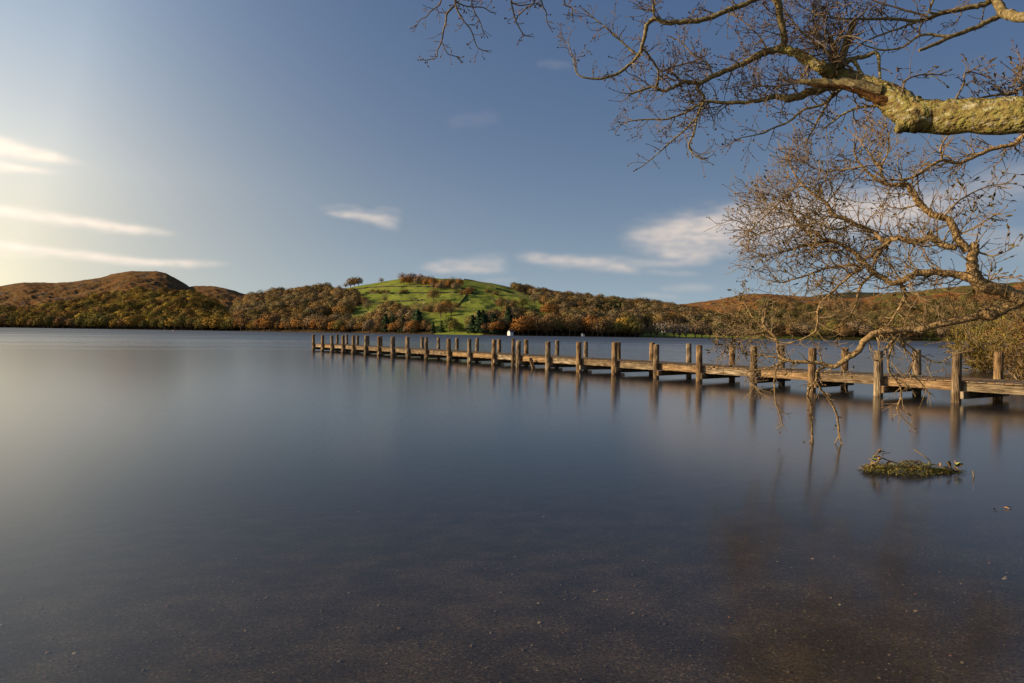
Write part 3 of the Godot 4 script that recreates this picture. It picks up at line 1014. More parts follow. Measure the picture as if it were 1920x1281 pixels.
	# single trees on the pastures: [px, py of the foot, height in px, kind, tone, width]
	var singles := [
		[813, 564, 22, "round", "brown", 1.1], [722, 568, 15, "bare", "greybrown", 1.0], [826, 594, 28, "round", "brown", 1.0], [838, 586, 24, "round", "rust", 1.0],
		[806, 585, 13, "bush", "brown", 1.3], [795, 582, 10, "bush", "greybrown", 1.3], [846, 592, 20, "bare", "greybrown", 1.1], [855, 576, 10, "bush", "brown", 1.3],
		[940, 580, 22, "round", "brown", 1.1], [952, 576, 18, "bare", "greybrown", 1.1], [980, 577, 18, "round", "olive", 1.2], [963, 574, 14, "bush", "brown", 1.2],
		[730, 590, 24, "round", "rust", 1.2], [745, 590, 22, "round", "rust", 1.1], [718, 596, 20, "bare", "greybrown", 1.1], [760, 592, 20, "round", "brown", 1.1],
		[690, 584, 22, "bare", "greybrown", 1.0], [684, 574, 18, "bare", "brown", 1.0], [1028, 594, 26, "round", "rust", 1.15], [1042, 590, 20, "round", "brown", 1.1],
		[875, 552, 12, "bush", "rust", 1.3], [866, 558, 16, "bare", "brown", 1.1], [882, 547, 12, "bush", "brown", 1.2], [1002, 570, 20, "bare", "greybrown", 1.1], [930, 553, 9, "bush", "brown", 1.5], [915, 548, 8, "bush", "brown", 1.5]]
	for s in singles:
		var p := hill_find(HILL.mid, s[0], s[1])
		var words: String = {"round": "rounded %s tree", "bare": "nearly bare %s tree", "bush": "low %s thorn bush"}[s[3]] % {"brown": "brown", "rust": "rust-orange", "greybrown": "grey-brown", "olive": "olive"}[s[4]]
		far_tree(s[3], "field_tree" if s[3] != "bush" else "field_bush", words + " standing alone on the bright green pasture", "tree" if s[3] != "bush" else "bush", words + "s on the pasture", p, s[2] * -p.z / F, s[5], "leaf_" + s[4])
	for s in [[648, 540, 11, "bare"], [657, 537, 17, "round"], [664, 537, 18, "round"], [672, 536, 17, "round"], [636, 543, 9, "bare"], [614, 546, 17, "bare"], [715, 531, 11, "bare"]]:
		var p := hill_find(HILL.mid, s[0], s[1])
		far_tree(s[3], "ridge_tree", "dark brown tree standing against the sky on the shoulder left of the green summit", "tree", "trees on the shoulder of the green hill", p, s[2] * -p.z / F, 1.1, "leaf_brown")
	for k in 32:
		var px := 756.0 + k * 3.4 + r.randf_range(-2, 2)
		var p := hill_find(HILL.mid, px, 527.0 + k * 0.2 + r.randf() * (7.0 + k * 0.3))
		far_tree("round" if k % 3 else "bare", "summit_tree", "brown tree in the clump crowning the green summit", "tree", "clump on the green summit", p, r.randf_range(12, 18) * -p.z / F, r.randf_range(0.95, 1.2), ["leaf_brown", "leaf_rust", "leaf_greybrown"][k % 3])
	for k in 16:
		var px := 697.0 + k * 2.8 if k < 12 else 752.0 + (k - 12) * 3.2
		var p := hill_find(HILL.mid, px, 549.5 + r.randf_range(-1, 1))
		far_tree("bush", "hedge_bush", "dark hedge bush in the broken row across the upper green field", "bush", "hedge bushes across the upper field", p, r.randf_range(5, 8) * -p.z / F, 1.1, "leaf_olive" if k % 2 else "leaf_brown")
	for s in [[886, 624, 30], [897, 624, 38], [905, 624, 38], [911, 624, 30], [925, 625, 34], [953, 622, 42], [723, 622, 30], [735, 622, 26], [776, 622, 31], [783, 622, 38], [755, 622, 26], [828, 624, 20], [812, 624, 18]]:
		var p := hill_find(HILL.mid, s[0], s[1])
		far_tree("conifer", "conifer_tree", "dark pointed conifer near the water at the foot of the fields", "conifer", "conifers at the foot of the fields", p, s[2] * 1.1 * -p.z / F, r.randf_range(1.2, 1.6), "leaf_fir")
	for s in [[843, 623, 30, "round", "green"], [852, 624, 26, "round", "olive"], [862, 623, 18, "round", "green"]]:
		var p := hill_find(HILL.mid, s[0], s[1])
		far_tree("round", "lawn_tree", "dark green broad tree beside the lakeside lawn", "tree", "green trees beside the lakeside lawn", p, s[2] * -p.z / F, 0.95, "leaf_" + s[4])
	# the row of trees along the far shore
	var x := 452.0
	while x < 1390.0:
		var onlawn := x > 815.0 and x < 905.0
		var fore := x > 1195.0
		if not onlawn and not (x > 940.0 and x < 965.0) and not (x > 1086.0 and x < 1100.0):
			var p := hill_at(HILL.mid, x, 0.006 + r.randf() * 0.02)
			var big := r.randf_range(20, 34) * lut([[450, 1.0], [600, 0.85], [700, 0.75], [900, 0.9], [960, 1.15], [1160, 1.2], [1390, 1.0]], x)
			var kind := "bare" if fore or r.randf() < 0.25 else "round"
			var tone: String = ["rust", "brown", "greybrown", "brown", "olive"][r.randi() % 5]
			if x < 560: tone = ["rust", "brown", "rust", "gold"][r.randi() % 4]
			if x > 955 and x < 1000: tone = "rust"
			if x > 1150 and x < 1195: tone = ["gold", "olive"][r.randi() % 2]
			if fore: tone = "greybrown"
			var words: String = {"rust": "rust-orange", "brown": "brown", "greybrown": "grey-brown", "olive": "olive-brown", "gold": "golden"}[tone]
			var place := "along the wooded shore left of the conifers" if x < 720 else "on the shore between the conifers and the white boathouse" if x < 950 else "on the shore between the two boathouses" if x < 1095 else "on the shore beside the lakeside meadow" if x < 1195 else "standing in the lakeside meadow before the white houses"
			words = ("tall " if big > 29.0 else "low " if big < 21.0 else "middling ") + words
			far_tree(kind, "shore_tree", words + " tree " + place, "tree", words + " trees " + place, p, big * -p.z / F, r.randf_range(0.95, 1.3), "leaf_" + tone)
		x += r.randf_range(8, 15) if not fore else r.randf_range(10, 20)
	x = -60.0
	while x < 446.0:
		var p := hill_at(HILL.left, x, 0.005 + r.randf() * 0.012)
		var tone: String = ["olive", "gold", "brown"][r.randi() % 3]
		var words: String = {"olive": "olive-brown", "gold": "golden", "brown": "brown"}[tone]
		var high := r.randf_range(17, 28)
		var wide := r.randf_range(1.1, 1.4)
		words = ("tall " if high > 24.0 else "low " if high < 20.5 else "middling ") + ("broad " if wide > 1.25 else "narrow ") + words
		far_tree("round", "shore_tree", words + " tree at the water's edge below the bracken fell", "tree", words + " trees below the bracken fell", p, high * -p.z / F, wide, "leaf_" + tone)
		x += r.randf_range(13, 22)
	x = 1400.0
	while x < 1900.0:
		var p := hill_at(HILL.right, x, 0.012 + r.randf() * 0.03)
		var bare := r.randf() < 0.5
		var tone: String = ["brown", "olive", "greybrown"][r.randi() % 3]
		var high := r.randf_range(20, 34)
		var words: String = ("tall " if high > 27.0 else "low ") + ("nearly bare " if bare else "rounded ") + {"brown": "brown", "olive": "olive", "greybrown": "grey-brown"}[tone] + " tree"
		far_tree("bare" if bare else "round", "shore_tree", words + " on the shore at the foot of the rusty moor", "tree", words + "s at the foot of the moor", p, high * -p.z / F, r.randf_range(1.0, 1.3), "leaf_" + tone)
		x += r.randf_range(13, 24)
	for s in [[1387, 553, 7], [1392, 553, 6]]:
		var p := hill_find(HILL.right, s[0], s[1] + 1)
		far_tree("conifer", "moor_tree", "small dark tree on the skyline of the rusty moor", "tree", "small trees on the moor skyline", p, s[2] * -p.z / F, 1.2, "leaf_brown")
	# dry-stone walls that divide the pastures
	var walls := [
		[[[640, 547], [690, 540], [730, 538], [790, 538], [850, 541], [900, 545]], "dry-stone wall along the top of the upper green field"],
		[[[690, 569], [720, 568], [745, 566], [775, 565], [800, 563]], "dry-stone wall crossing the pasture below the lone bare tree"],
		[[[685, 550], [740, 551], [800, 550], [860, 549], [905, 551]], "dry-stone wall along the broken hedge row"],
		[[[922, 560], [926, 565], [930, 570], [933, 574]], "short crooked wall beside the gully on the pasture"],
		[[[858, 575], [870, 560], [876, 552]], "wall climbing the pasture beside thorn bushes"],
		[[[870, 523], [900, 530], [930, 541], [960, 549], [1000, 560]], "wall following the right-hand brow of the green hill"],
		[[[945, 574], [985, 580], [1020, 586]], "wall under the trees at the right side of the pasture"]]
	for wl in walls:
		var b := Buf.new()
		var pts := PackedVector3Array()
		for i in wl[0].size() - 1:
			for k in 7:
				var u := k / 7.0
				pts.append(hill_find(HILL.mid, lerpf(wl[0][i][0], wl[0][i + 1][0], u), lerpf(wl[0][i][1], wl[0][i + 1][1], u)))
		for i in pts.size() - 1:
			var d := pts[i + 1] - pts[i]
			if d.length() > 45.0 or d.length() < 0.2: continue
			var bs := Basis.looking_at(d.normalized(), Vector3.UP)
			b.box((pts[i] + pts[i + 1]) * 0.5 + Vector3(0, 0.45, 0), bs, Vector3(0.6, 1.5 + r.randf() * 0.3, d.length() + 0.05), 0.15)
		var o := part(numbered("stone_wall"), b.mesh(), M.wall_stone, self)
		tag(o, wl[1], "wall")
	buildings()
	# sheep on the pasture
	for s in [[889, 581], [795, 570], [1040, 600], [1046, 600], [1053, 601], [880, 566], [760, 572]]:
		var p := hill_find(HILL.mid, s[0], s[1])
		var t := thing("sheep", "white sheep grazing on the green pasture, a pale speck", "sheep", p, "sheep on the pasture")
		t.rotation.y = r.randf() * TAU
		var b := Buf.new()
		b.tube(PackedVector3Array([Vector3(-0.6, 0.62, 0), Vector3(-0.45, 0.68, 0), Vector3(0.1, 0.7, 0), Vector3(0.45, 0.68, 0), Vector3(0.58, 0.74, 0), Vector3(0.72, 0.62, 0), Vector3(0.86, 0.5, 0)]), PackedFloat32Array([0.1, 0.3, 0.34, 0.28, 0.15, 0.12, 0.07]), 8)
		for lx in [-0.35, 0.35]:
			for lz in [-0.14, 0.14]:
				b.tube(PackedVector3Array([Vector3(lx, 0.5, lz), Vector3(lx, -0.1, lz)]), PackedFloat32Array([0.07, 0.05]), 5)
		part("body", b.mesh(), M.fleece, t)

func house(called: String, label: String, where: Vector3, turn: float, size: Vector3, roof_h: float, chimneys: int, windows: int, wall_m: Material, roof_m: Material, group := "") -> void:
	var t := thing(called, label, "house" if called != "boathouse" else "boathouse", where, group)
	t.rotation.y = turn
	var b := Buf.new()
	b.box(Vector3(0, size.y * 0.5 - 0.5, 0), Basis(), Vector3(size.x, size.y + 1.0, size.z), 0.0)
	var hx := size.x * 0.5
	var hz := size.z * 0.5
	for s in [-1, 1]:
		b.face3(Vector3(s * hx, size.y, -hz), Vector3(s * hx, size.y, hz), Vector3(s * hx, size.y + roof_h, 0), Vector3(s, 0, 0))
	part("wall", b.mesh(), wall_m, t)
	var rb := Buf.new()
	for s in [-1, 1]:
		var slope := Vector3(0, -roof_h, s * hz).normalized()
		var ln := Vector2(roof_h, hz).length() + 0.35
		var bs := Basis(Vector3.RIGHT, Vector3.RIGHT.cross(slope) * -s, slope * s)
		rb.box(Vector3(0, size.y + roof_h + 0.09, 0) + slope * ln * 0.5, bs, Vector3(size.x + 0.6, 0.16, ln), 0.02)
	var roof := part("roof", rb.mesh(), roof_m, t)
	for k in chimneys:
		var cb := Buf.new()
		cb.box(Vector3((hx - 0.6) * (1 if k else -1), size.y + roof_h + 0.3, 0), Basis(), Vector3(0.7, 1.6, 0.9), 0.03)
		part("chimney", cb.mesh(), wall_m, roof)
	var rows := 2 if size.y > 4.0 else 1
	for k in windows:
		for f in rows:
			var wb := Buf.new()
			var wx := (k - (windows - 1) * 0.5) * size.x / windows
			wb.box(Vector3(wx, 1.5 + f * 2.5, hz + 0.02), Basis(), Vector3(0.95, 1.2, 0.1), 0.01)
			part("window", wb.mesh(), M.window_glass, t)

func buildings() -> void:
	var p := hill_find(HILL.mid, 957, 629.0)
	p *= 0.978
	p.y = 0.7
	house("boathouse", "small white gabled boathouse at the water's edge", p, 3.86, Vector3(3.2, 1.9, 3.0), 1.4, 0, 1, M.white_render, M.slate)
	p = hill_find(HILL.mid, 1093, 631.0)
	p *= 0.985
	p.y = 0.6
	house("boathouse", "tiny pale hut with dark roof low on the far shore", p, 3.86, Vector3(2.0, 1.3, 1.8), 0.7, 0, 1, M.white_render, M.dark_timber)
	for s in [[1241, 622.5, 9.0, 4.6, "largest white house behind the meadow trees, two chimneys", 2], [1259, 622.5, 6.0, 3.0, "low white cottage next to the largest house behind the meadow", 1], [1273, 622.5, 7.0, 3.2, "middle white cottage half hidden by meadow trees", 1], [1284, 622.5, 5.0, 3.0, "white cottage with a single chimney near the end of the meadow row", 1]]:
		var q := hill_find(HILL.mid, s[0], s[1])
		house("white_house", s[4], q, -0.75, Vector3(s[2], s[3], 5.0), 2.2, s[5], 3, M.white_render, M.slate, "white houses behind the meadow")
	# boathouse with pale columns under the wood
	p = hill_find(HILL.left, 451, 620.0)
	p.y = 0.0
	var t := thing("boathouse", "open-fronted boathouse with pale columns under the rust-orange trees", "boathouse", p + Vector3(0, 0, 2.5))
	t.rotation.y = 0.2
	for k in 4:
		var b := Buf.new()
		b.box(Vector3(-3.0 + k * 2.0, 1.2, 2.2), Basis(), Vector3(0.45, 3.4, 0.45), 0.03)
		part("column", b.mesh(), M.white_render, t)
	var rb := Buf.new()
	rb.box(Vector3(0, 3.15, 0), Basis(), Vector3(7.4, 0.5, 5.4), 0.05)
	part("roof", rb.mesh(), M.slate, t)
	var wb := Buf.new()
	wb.box(Vector3(0, 1.2, -2.2), Basis(), Vector3(7.0, 3.4, 0.3), 0.02)
	part("back_wall", wb.mesh(), M.dark_timber, t)

# ---------------------------------------------------------------- jetty
func jetty() -> void:
	var root := thing("jetty", "long weathered timber jetty on round posts running out into the lake", "jetty")
	var a0 := on_water(1795.4, 755.0)
	var a1 := on_water(588.0, 657.6)
	var dir := (a1 - a0).normalized()
	var across := Vector3(-dir.z, 0, dir.x)
	if across.z > 0: across = -across
	print("jetty from ", a0, " to ", a1, " length ", (a1 - a0).length())
	var wid := 2.12
	var hit := func(px: float, off: float) -> float:       # distance along the row where that column crosses it
		var d := ray(px, horizon(px))
		var o := a0 + across * off - EYE
		# o + dir*s = d*k on the ground plane
		return (o.x * d.z - o.z * d.x) / (d.x * dir.z - d.z * dir.x)
	var front := [1795.4, 1649.0, 1523.8, 1414.0, 1312.5, 1231.5, 1153.0, 1086.5, 1028.3, 972.6, 926.0, 880.8, 842.5, 799.5, 765.0, 736.4, 710.5, 686.0, 662.4, 643.6, 622.8, 604.8, 588.0]
	var back := [1873.5, 1721.5, 1585.0, 1467.7, 1374.0, 1293.0, 1223.0, 1160.5, 1099.3, 1044.8, 988.0, 936.5, 894.6, 857.2, 822.8, 792.0, 763.0, 738.5, 714.7, 690.6, 670.5, 651.0, 632.6]
	var r := RandomNumberGenerator.new()
	r.seed = 12
	var fs := [-7.2, -4.8, -2.4]
	for px in front: fs.append(hit.call(px, 0.0))
	var bk := [-7.0, -4.7, -2.5]
	for px in back: bk.append(hit.call(px, wid))
	print("front ", fs.slice(0, 8), " back ", bk.slice(0, 8))
	var post := func(p: Vector3, h: float, rad: float, k: int) -> void:
		var bot := minf(bed_y(p.x, p.z), 0.0) - 0.4
		var b := Buf.new()
		var pts := PackedVector3Array()
		var rads := PackedFloat32Array()
		var lean := Vector3(r.randf_range(-0.026, 0.014), 0, r.randf_range(-0.02, 0.02))
		var ph := r.randf() * 50.0
		for q in 12:
			var y := lerpf(bot, h - 0.02, pow(q / 11.0, 0.6))
			pts.append(Vector3(0, y, 0) + lean * y)
			rads.append(rad * (1.0 + 0.05 * noise.get_noise_1d(y * 60.0 + ph) - 0.03 * y))
		pts.append(Vector3(0, h, 0) + lean * h)
		rads.append(rads[-1] * 0.86)
		b.tube(pts, rads, 14, Color.WHITE, true, noise, 0.05, 0.8)
		var o := part("post", b.mesh(), M["post_wood_%d" % (k % 3)], root)
		o.position = p
	for i in fs.size():
		var p: Vector3 = a0 + dir * fs[i]
		post.call(p, 1.36 + r.randf_range(-0.03, 0.03), r.randf_range(0.112, 0.128), r.randi())
		if i == 12:
			post.call(p + dir * 0.42 + across * -0.02, 1.44, 0.085, 1)
	for i in bk.size():
		post.call(a0 + across * wid + dir * bk[i], 1.36 + r.randf_range(-0.03, 0.04), r.randf_range(0.108, 0.124), r.randi())
	# long edge boards, one span at a time, behind the front posts and before the back ones
	var bsd := Basis(dir, Vector3.UP, dir.cross(Vector3.UP))
	for off in [0.15, wid - 0.15]:
		var s: Array = fs if off < 1.0 else bk
		for i in s.size() - 1:
			var b := Buf.new()
			var ln: float = s[i + 1] - s[i]
			b.box(Vector3.ZERO, Basis(), Vector3(ln - 0.012, 0.225, 0.075), 0.008)
			var o := part("edge_board", b.mesh(), M["board_wood_%d" % (r.randi() % 4)], root)
			o.transform = Transform3D(bsd, a0 + across * off + dir * (s[i] + ln * 0.5) + Vector3(0, 0.43 + r.randf_range(-0.012, 0.012), 0))
			o.rotate_object_local(Vector3.BACK, r.randf_range(-0.004, 0.004))
	# joists under the deck
	for off in [0.7, 1.4]:
		for i in range(0, fs.size() - 1):
			var b := Buf.new()
			var ln: float = fs[i + 1] - fs[i]
			b.box(Vector3.ZERO, Basis(), Vector3(ln - 0.01, 0.18, 0.08), 0.006)
			var o := part("joist", b.mesh(), M.board_wood_1, root)
			o.transform = Transform3D(bsd, a0 + across * off + dir * (fs[i] + ln * 0.5) + Vector3(0, 0.435, 0))
	# crossbeams bolted to the shore side of each pair of posts
	for i in fs.size():
		var b := Buf.new()
		var pf: Vector3 = a0 + dir * (fs[i] - 0.175) - across * 0.11
		var pb: Vector3 = a0 + across * (wid + 0.22) + dir * (minf(bk[i], fs[i] + 0.4) - 0.175)
		var d := pb - pf
		b.box(Vector3.ZERO, Basis(), Vector3(0.085, 0.20, d.length()), 0.008)
		var o := part("crossbeam", b.mesh(), M["board_wood_%d" % (r.randi() % 4)], root)
		o.transform = Transform3D(Basis.looking_at(d.normalized(), Vector3.UP), (pf + pb) * 0.5 + Vector3(0, 0.212, 0))
	# deck planks
	var s0: float = fs[0] - 0.2
	var s1: float = fs[-1] + 0.12
	var step := 0.205
	var count := int((s1 - s0) / step)
	var variants := []
	for v in 5:
		var b := Buf.new()
		b.box(Vector3.ZERO, Basis(), Vector3(wid - 0.22 + v * 0.012, 0.042, 0.188 + v * 0.001), 0.006)
		variants.append(b.mesh())
	for k in count:
		var o := part("plank", variants[r.randi() % 5], M["board_wood_%d" % (r.randi() % 4)], root)
		var c := a0 + across * wid * 0.5 + dir * (s0 + (k + 0.5) * step)
		o.transform = Transform3D(Basis(across, Vector3.UP, across.cross(Vector3.UP)), c + Vector3(0, 0.566 + r.randf_range(-0.003, 0.003), 0))
		o.rotate_object_local(Vector3.UP, r.randf_range(-0.008, 0.008))
	print("planks ", count)
	# a loose board leaning from the deck edge into the water
	var b2 := Buf.new()
	var q0: Vector3 = a0 + dir * hit.call(994.0, -0.16) - across * 0.13 + Vector3(0, 0.5, 0)
	var q1: Vector3 = a0 + dir * (hit.call(1003.0, -0.16) - 0.1) - across * 0.2 + Vector3(0, -0.15, 0)
	b2.box(Vector3.ZERO, Basis(), Vector3(0.05, 0.2, (q1 - q0).length()), 0.006)
	var lb := part("leaning_board", b2.mesh(), M.board_wood_2, root)
	lb.transform = Transform3D(Basis.looking_at((q1 - q0).normalized(), across), (q0 + q1) * 0.5)

# ---------------------------------------------------------------- upper tree (alder with the great torn limb)
func trunk_at(root: Node3D, foot: Vector3, top: Vector3, r0: float, r1: float, m: Material) -> void:
	var b := Buf.new()
	var pts := PackedVector3Array()
	var rad := PackedFloat32Array()
	for k in 14:
		var t := k / 13.0
		pts.append(foot.lerp(top, t) + Vector3(noise.get_noise_1d(t * 90.0), 0, noise.get_noise_1d(t * 90.0 + 500.0)) * 0.25 * t + Vector3(0, -0.5 * (1.0 - t), 0))
		rad.append(lerpf(r0, r1, t) * (1.0 + 0.7 * exp(-t * 12.0)))
	b.tube(pts, rad, 20, Color.WHITE, true, noise, 0.12, 1.0)
	part("trunk", b.mesh(), m, root)

func upper_tree() -> void:
	var root := thing("alder_tree", "leafless alder reaching over the water with a thick lichen-spotted torn limb", "tree")
	var tr := Tree3.new()
	tr.r.seed = 91
	tr.unit = 6.8 / F
	tr.rise = 0.04
	tr.bud_rate = 0.5
	var mb: Material = M.limb_bark
	var m2: Material = M.branch_bark
	var foot := Vector3(6.9, 0, -4.3)
	foot.y = bed_y(foot.x, foot.z)
	trunk_at(root, foot, foot + Vector3(0.1, 7.5, 0.3), 0.42, 0.22, mb)
	# the great limb
	limb(tr, [[2640, 330, 46, 4.6], [2400, 262, 41, 5.0], [2150, 226, 36, 5.5], [1920, 217, 33, 6.0], [1800, 219, 31, 6.35], [1738, 219, 29.5, 6.55], [1702, 209, 29, 6.68], [1674, 188, 25, 6.82], [1650, 172, 21, 6.95], [1626, 163, 19.5, 7.06], [1590, 149, 17.5, 7.2], [1562, 139, 13.5, 7.28], [1545, 130, 11], [1518, 114, 9.6], [1492, 99, 8.6], [1466, 91, 7.5]], 6.1, 7.3, root, "limb", mb, 0.0)
	# the broken stump of the limb, and the torn fork
	limb(tr, [[1740, 222, 25], [1716, 227, 22.5], [1700, 234, 16], [1688, 242, 9], [1680, 249, 2.5]], 6.5, 6.56, root, "broken_stub", mb, 0.0)
	limb(tr, [[1648, 176, 16], [1606, 162, 12.5], [1570, 157, 8.5], [1535, 153, 6.5], [1500, 154, 4.5]], 6.84, 7.1, root, "torn_fork", m2, 60.0, 50.0, 1)
	limb(tr, [[1668, 190, 9], [1645, 186, 9], [1622, 175, 6], [1590, 165, 4.5], [1545, 161, 3], [1515, 160, 1.5]], 6.74, 6.98, root, "torn_wood", M.torn_wood, 0.0)
	# stumps and shoots above it
	limb(tr, [[1576, 130, 9], [1583, 95, 7.5], [1592, 65, 6], [1602, 38, 5]], 7.22, 7.2, root, "stub", m2, 24.0, 65.0, 1)
	limb(tr, [[1568, 125, 7], [1563, 92, 5], [1556, 67, 4]], 7.25, 7.2, root, "stub", m2, 22.0, 60.0, 1)
	limb(tr, [[1580, 120, 7], [1598, 111, 4.5], [1622, 106, 3.6], [1645, 99, 3.4], [1649, 128, 2.6], [1651, 148, 1.8]], 7.2, 7.0, root, "branch", m2, 40.0, 30.0, 1)
	limb(tr, [[1598, 111, 4], [1608, 124, 3.4], [1617, 141, 3]], 7.15, 7.05, root, "branch", m2, 0.0)
	for k in 9:
		var a := tr.r.randf_range(1.7, 5.6)
		var s := at(1572 + tr.r.randf_range(-12, 12), 112 + tr.r.randf_range(-10, 8), 7.2)
		tr.grow(s, Vector3(cos(a) * 1.0, -sin(a) * 0.8 + 0.5, tr.r.randf_range(-0.7, 0.7)), tr.r.randf_range(60, 135) * tr.unit, 1.5 * tr.unit, 1, Color.WHITE)
	# the fork beyond: long left branch and the upright
	limb(tr, [[1466, 91, 7.5], [1441, 96, 6.4], [1412, 109, 5.6], [1382, 124, 5], [1338, 143, 4.5], [1315, 156, 4]], 7.3, 7.5, root, "branch", m2, 17.0, 62.0, 2)
	limb(tr, [[1315, 156, 3.8], [1284, 154, 3.4], [1262, 164, 3], [1245, 170, 2.8], [1225, 163, 2.4], [1205, 168, 2], [1186, 175, 1.8]], 7.5, 7.6, root, "branch", m2, 13.0, 52.0, 2)
	limb(tr, [[1315, 156, 3.4], [1307, 167, 3.4], [1319, 179, 3], [1320, 191, 2.8]], 7.5, 7.5, root, "branch", m2, 14.0, 40.0, 2)
	limb(tr, [[1320, 190, 2.4], [1296, 205, 2.1], [1274, 216, 2], [1245, 224, 1.7], [1207, 224, 1.3], [1171, 229, 0.9]], 7.5, 7.7, root, "branch", m2, 13.0, 46.0, 2)
	limb(tr, [[1320, 190, 2.4], [1307, 221, 2], [1302, 247, 1.8], [1292, 270, 1.7], [1298, 287, 1.6], [1315, 298, 1.4]], 7.5, 7.4, root, "branch", m2, 14.0, 40.0, 1)
	limb(tr, [[1307, 221, 1.9], [1290, 238, 1.7], [1271, 255, 1.5], [1240, 282, 1.2], [1212, 306, 0.9]], 7.5, 7.6, root, "branch", m2, 14.0, 42.0, 1)
	limb(tr, [[1466, 91, 7], [1470, 64, 6], [1464, 32, 6.4], [1457, 4, 6.6], [1440, -30, 6.6], [1400, -62, 6]], 7.3, 7.0, root, "branch", m2, 22.0, 60.0, 2)
	limb(tr, [[1440, -16, 5.6], [1408, 3, 5], [1356, 23, 4.6], [1318, 37, 4.4], [1282, 41, 4.4], [1258, 42, 4.6], [1240, 39, 4.2], [1227, 35, 4], [1213, 48, 3.9], [1207, 77, 3.5], [1197, 105, 3.2], [1171, 129, 3], [1145, 143, 2.6], [1114, 148, 2], [1083, 139, 1.3], [1075, 111, 1], [1066, 82, 0.8]], 7.05, 7.5, root, "branch", m2, 24.0, 46.0, 2)
	limb(tr, [[1197, 105, 2.4], [1176, 87, 1.9], [1145, 59, 1.5], [1106, 28, 0.9]], 7.35, 7.5, root, "branch", m2, 11.0, 40.0, 1)
	limb(tr, [[1207, 92, 2.2], [1225, 116, 2], [1235, 137, 2], [1230, 162, 2]], 7.3, 7.5, root, "branch", m2, 16.0, 40.0, 1)
	limb(tr, [[1230, 36, 2.4], [1224, 14, 1.8], [1230, -14, 1.4]], 7.2, 7.2, root, "branch", m2, 8.0, 46.0, 2)
	limb(tr, [[1268, 152, 2], [1240, 135, 1.5], [1290, 118, 1.2], [1318, 120, 1.0]], 7.5, 7.6, root, "", m2, 9.0, 44.0, 2)
	limb(tr, [[1338, 142, 2], [1325, 118, 1.6], [1300, 103, 1.4], [1282, 82, 1.1]], 7.5, 7.6, root, "", m2, 9.0, 48.0, 2)
	# low limb under the torn fork
	limb(tr, [[1574, 158, 9], [1548, 165, 8], [1524, 171, 8], [1480, 187, 7], [1459, 180, 5], [1421, 189, 4], [1374, 193, 3.5], [1323, 190, 2.8]], 7.2, 7.5, root, "branch", m2, 13.0, 60.0, 2)
	limb(tr, [[1578, 166, 3.4], [1542, 196, 2.6], [1506, 206, 2.2], [1480, 228, 2], [1446, 242, 1.7], [1431, 250, 1.4], [1390, 258, 0.9]], 7.15, 7.3, root, "branch", m2, 14.0, 46.0, 2)
	limb(tr, [[1564, 172, 3], [1548, 200, 2.6], [1539, 216, 2.4], [1526, 240, 2], [1516, 258, 1.4]], 7.15, 7.2, root, "branch", m2, 15.0, 42.0, 2)
	limb(tr, [[1660, 198, 3], [1620, 200, 2.6], [1585, 212, 2.2], [1552, 235, 1.6]], 6.88, 7.1, root, "branch", m2, 13.0, 48.0, 2)
	limb(tr, [[1600, 130, 2.6], [1545, 92, 2.2], [1505, 62, 1.8], [1480, 30, 1.4]], 7.1, 7.3, root, "", m2, 8.0, 62.0, 2)
	limb(tr, [[1520, 116, 2.6], [1500, 150, 2.0], [1470, 160, 1.6], [1420, 162, 1.2]], 7.1, 7.3, root, "", m2, 8.0, 55.0, 2)
	limb(tr, [[1560, 112, 2.4], [1530, 60, 2.0], [1525, 10, 1.6], [1540, -20, 1.2]], 7.1, 7.2, root, "", m2, 8.0, 66.0, 2)
	limb(tr, [[1440, 96, 2.0], [1425, 70, 1.6], [1400, 45, 1.2], [1380, 30, 1.0]], 7.3, 7.4, root, "", m2, 9.0, 46.0, 2)
	# high limb entering at the top right corner
	limb(tr, [[2700, -120, 20, 4.6], [2350, -20, 14, 5.4], [2050, 34, 10, 6.1], [1920, 31, 9, 6.5], [1897, 27, 9], [1881, 22, 8.4], [1868, -2, 7.5], [1850, -40, 7]], 6.3, 7.0, root, "limb", m2, 0.0)
	limb(tr, [[1884, 26, 6], [1858, 38, 5], [1830, 51, 4.5], [1784, 68, 4], [1750, 84, 3.4], [1723, 95, 2.8]], 6.9, 6.9, root, "branch", m2, 0.0)
	limb(tr, [[1784, 68, 3], [1768, 67, 2.6], [1742, 65, 2.6], [1720, 68, 2.4], [1694, 88, 2], [1650, 93, 1.6], [1614, 82, 1]], 6.9, 7.1, root, "branch", m2, 22.0, 34.0, 1)
	limb(tr, [[1866, 0, 5.4], [1838, 10, 5], [1815, 15, 4.6], [1763, 26, 4], [1727, 39, 3.2], [1686, 36, 2.8], [1624, 36, 2.4], [1578, 35, 1.8], [1544, 30, 1.5], [1506, 15, 1]], 7.0, 7.3, root, "branch", m2, 20.0, 50.0, 2)
	limb(tr, [[1727, 39, 2.4], [1670, 59, 1.9], [1624, 77, 1.5], [1596, 98, 1]], 7.1, 7.2, root, "branch", m2, 18.0, 36.0, 1)
	limb(tr, [[1763, 26, 2.2], [1743, 22, 2], [1750, 0, 2], [1755, -30, 1.6]], 7.0, 7.0, root, "branch", m2, 12.0, 40.0, 1)
	limb(tr, [[1740, 30, 2.0], [1700, 20, 1.8], [1660, 8, 1.4], [1620, -6, 1.0]], 7.0, 7.2, root, "", m2, 9.0, 48.0, 2)
	# shoots on top of the great limb
	var keep := tr.bud_rate
	tr.leaf_rate = 0.25
	limb(tr, [[1690, 180, 2], [1700, 150, 1.6], [1730, 140, 1.4], [1760, 140, 1]], 6.5, 6.6, root, "", m2, 8.0, 36.0, 1)
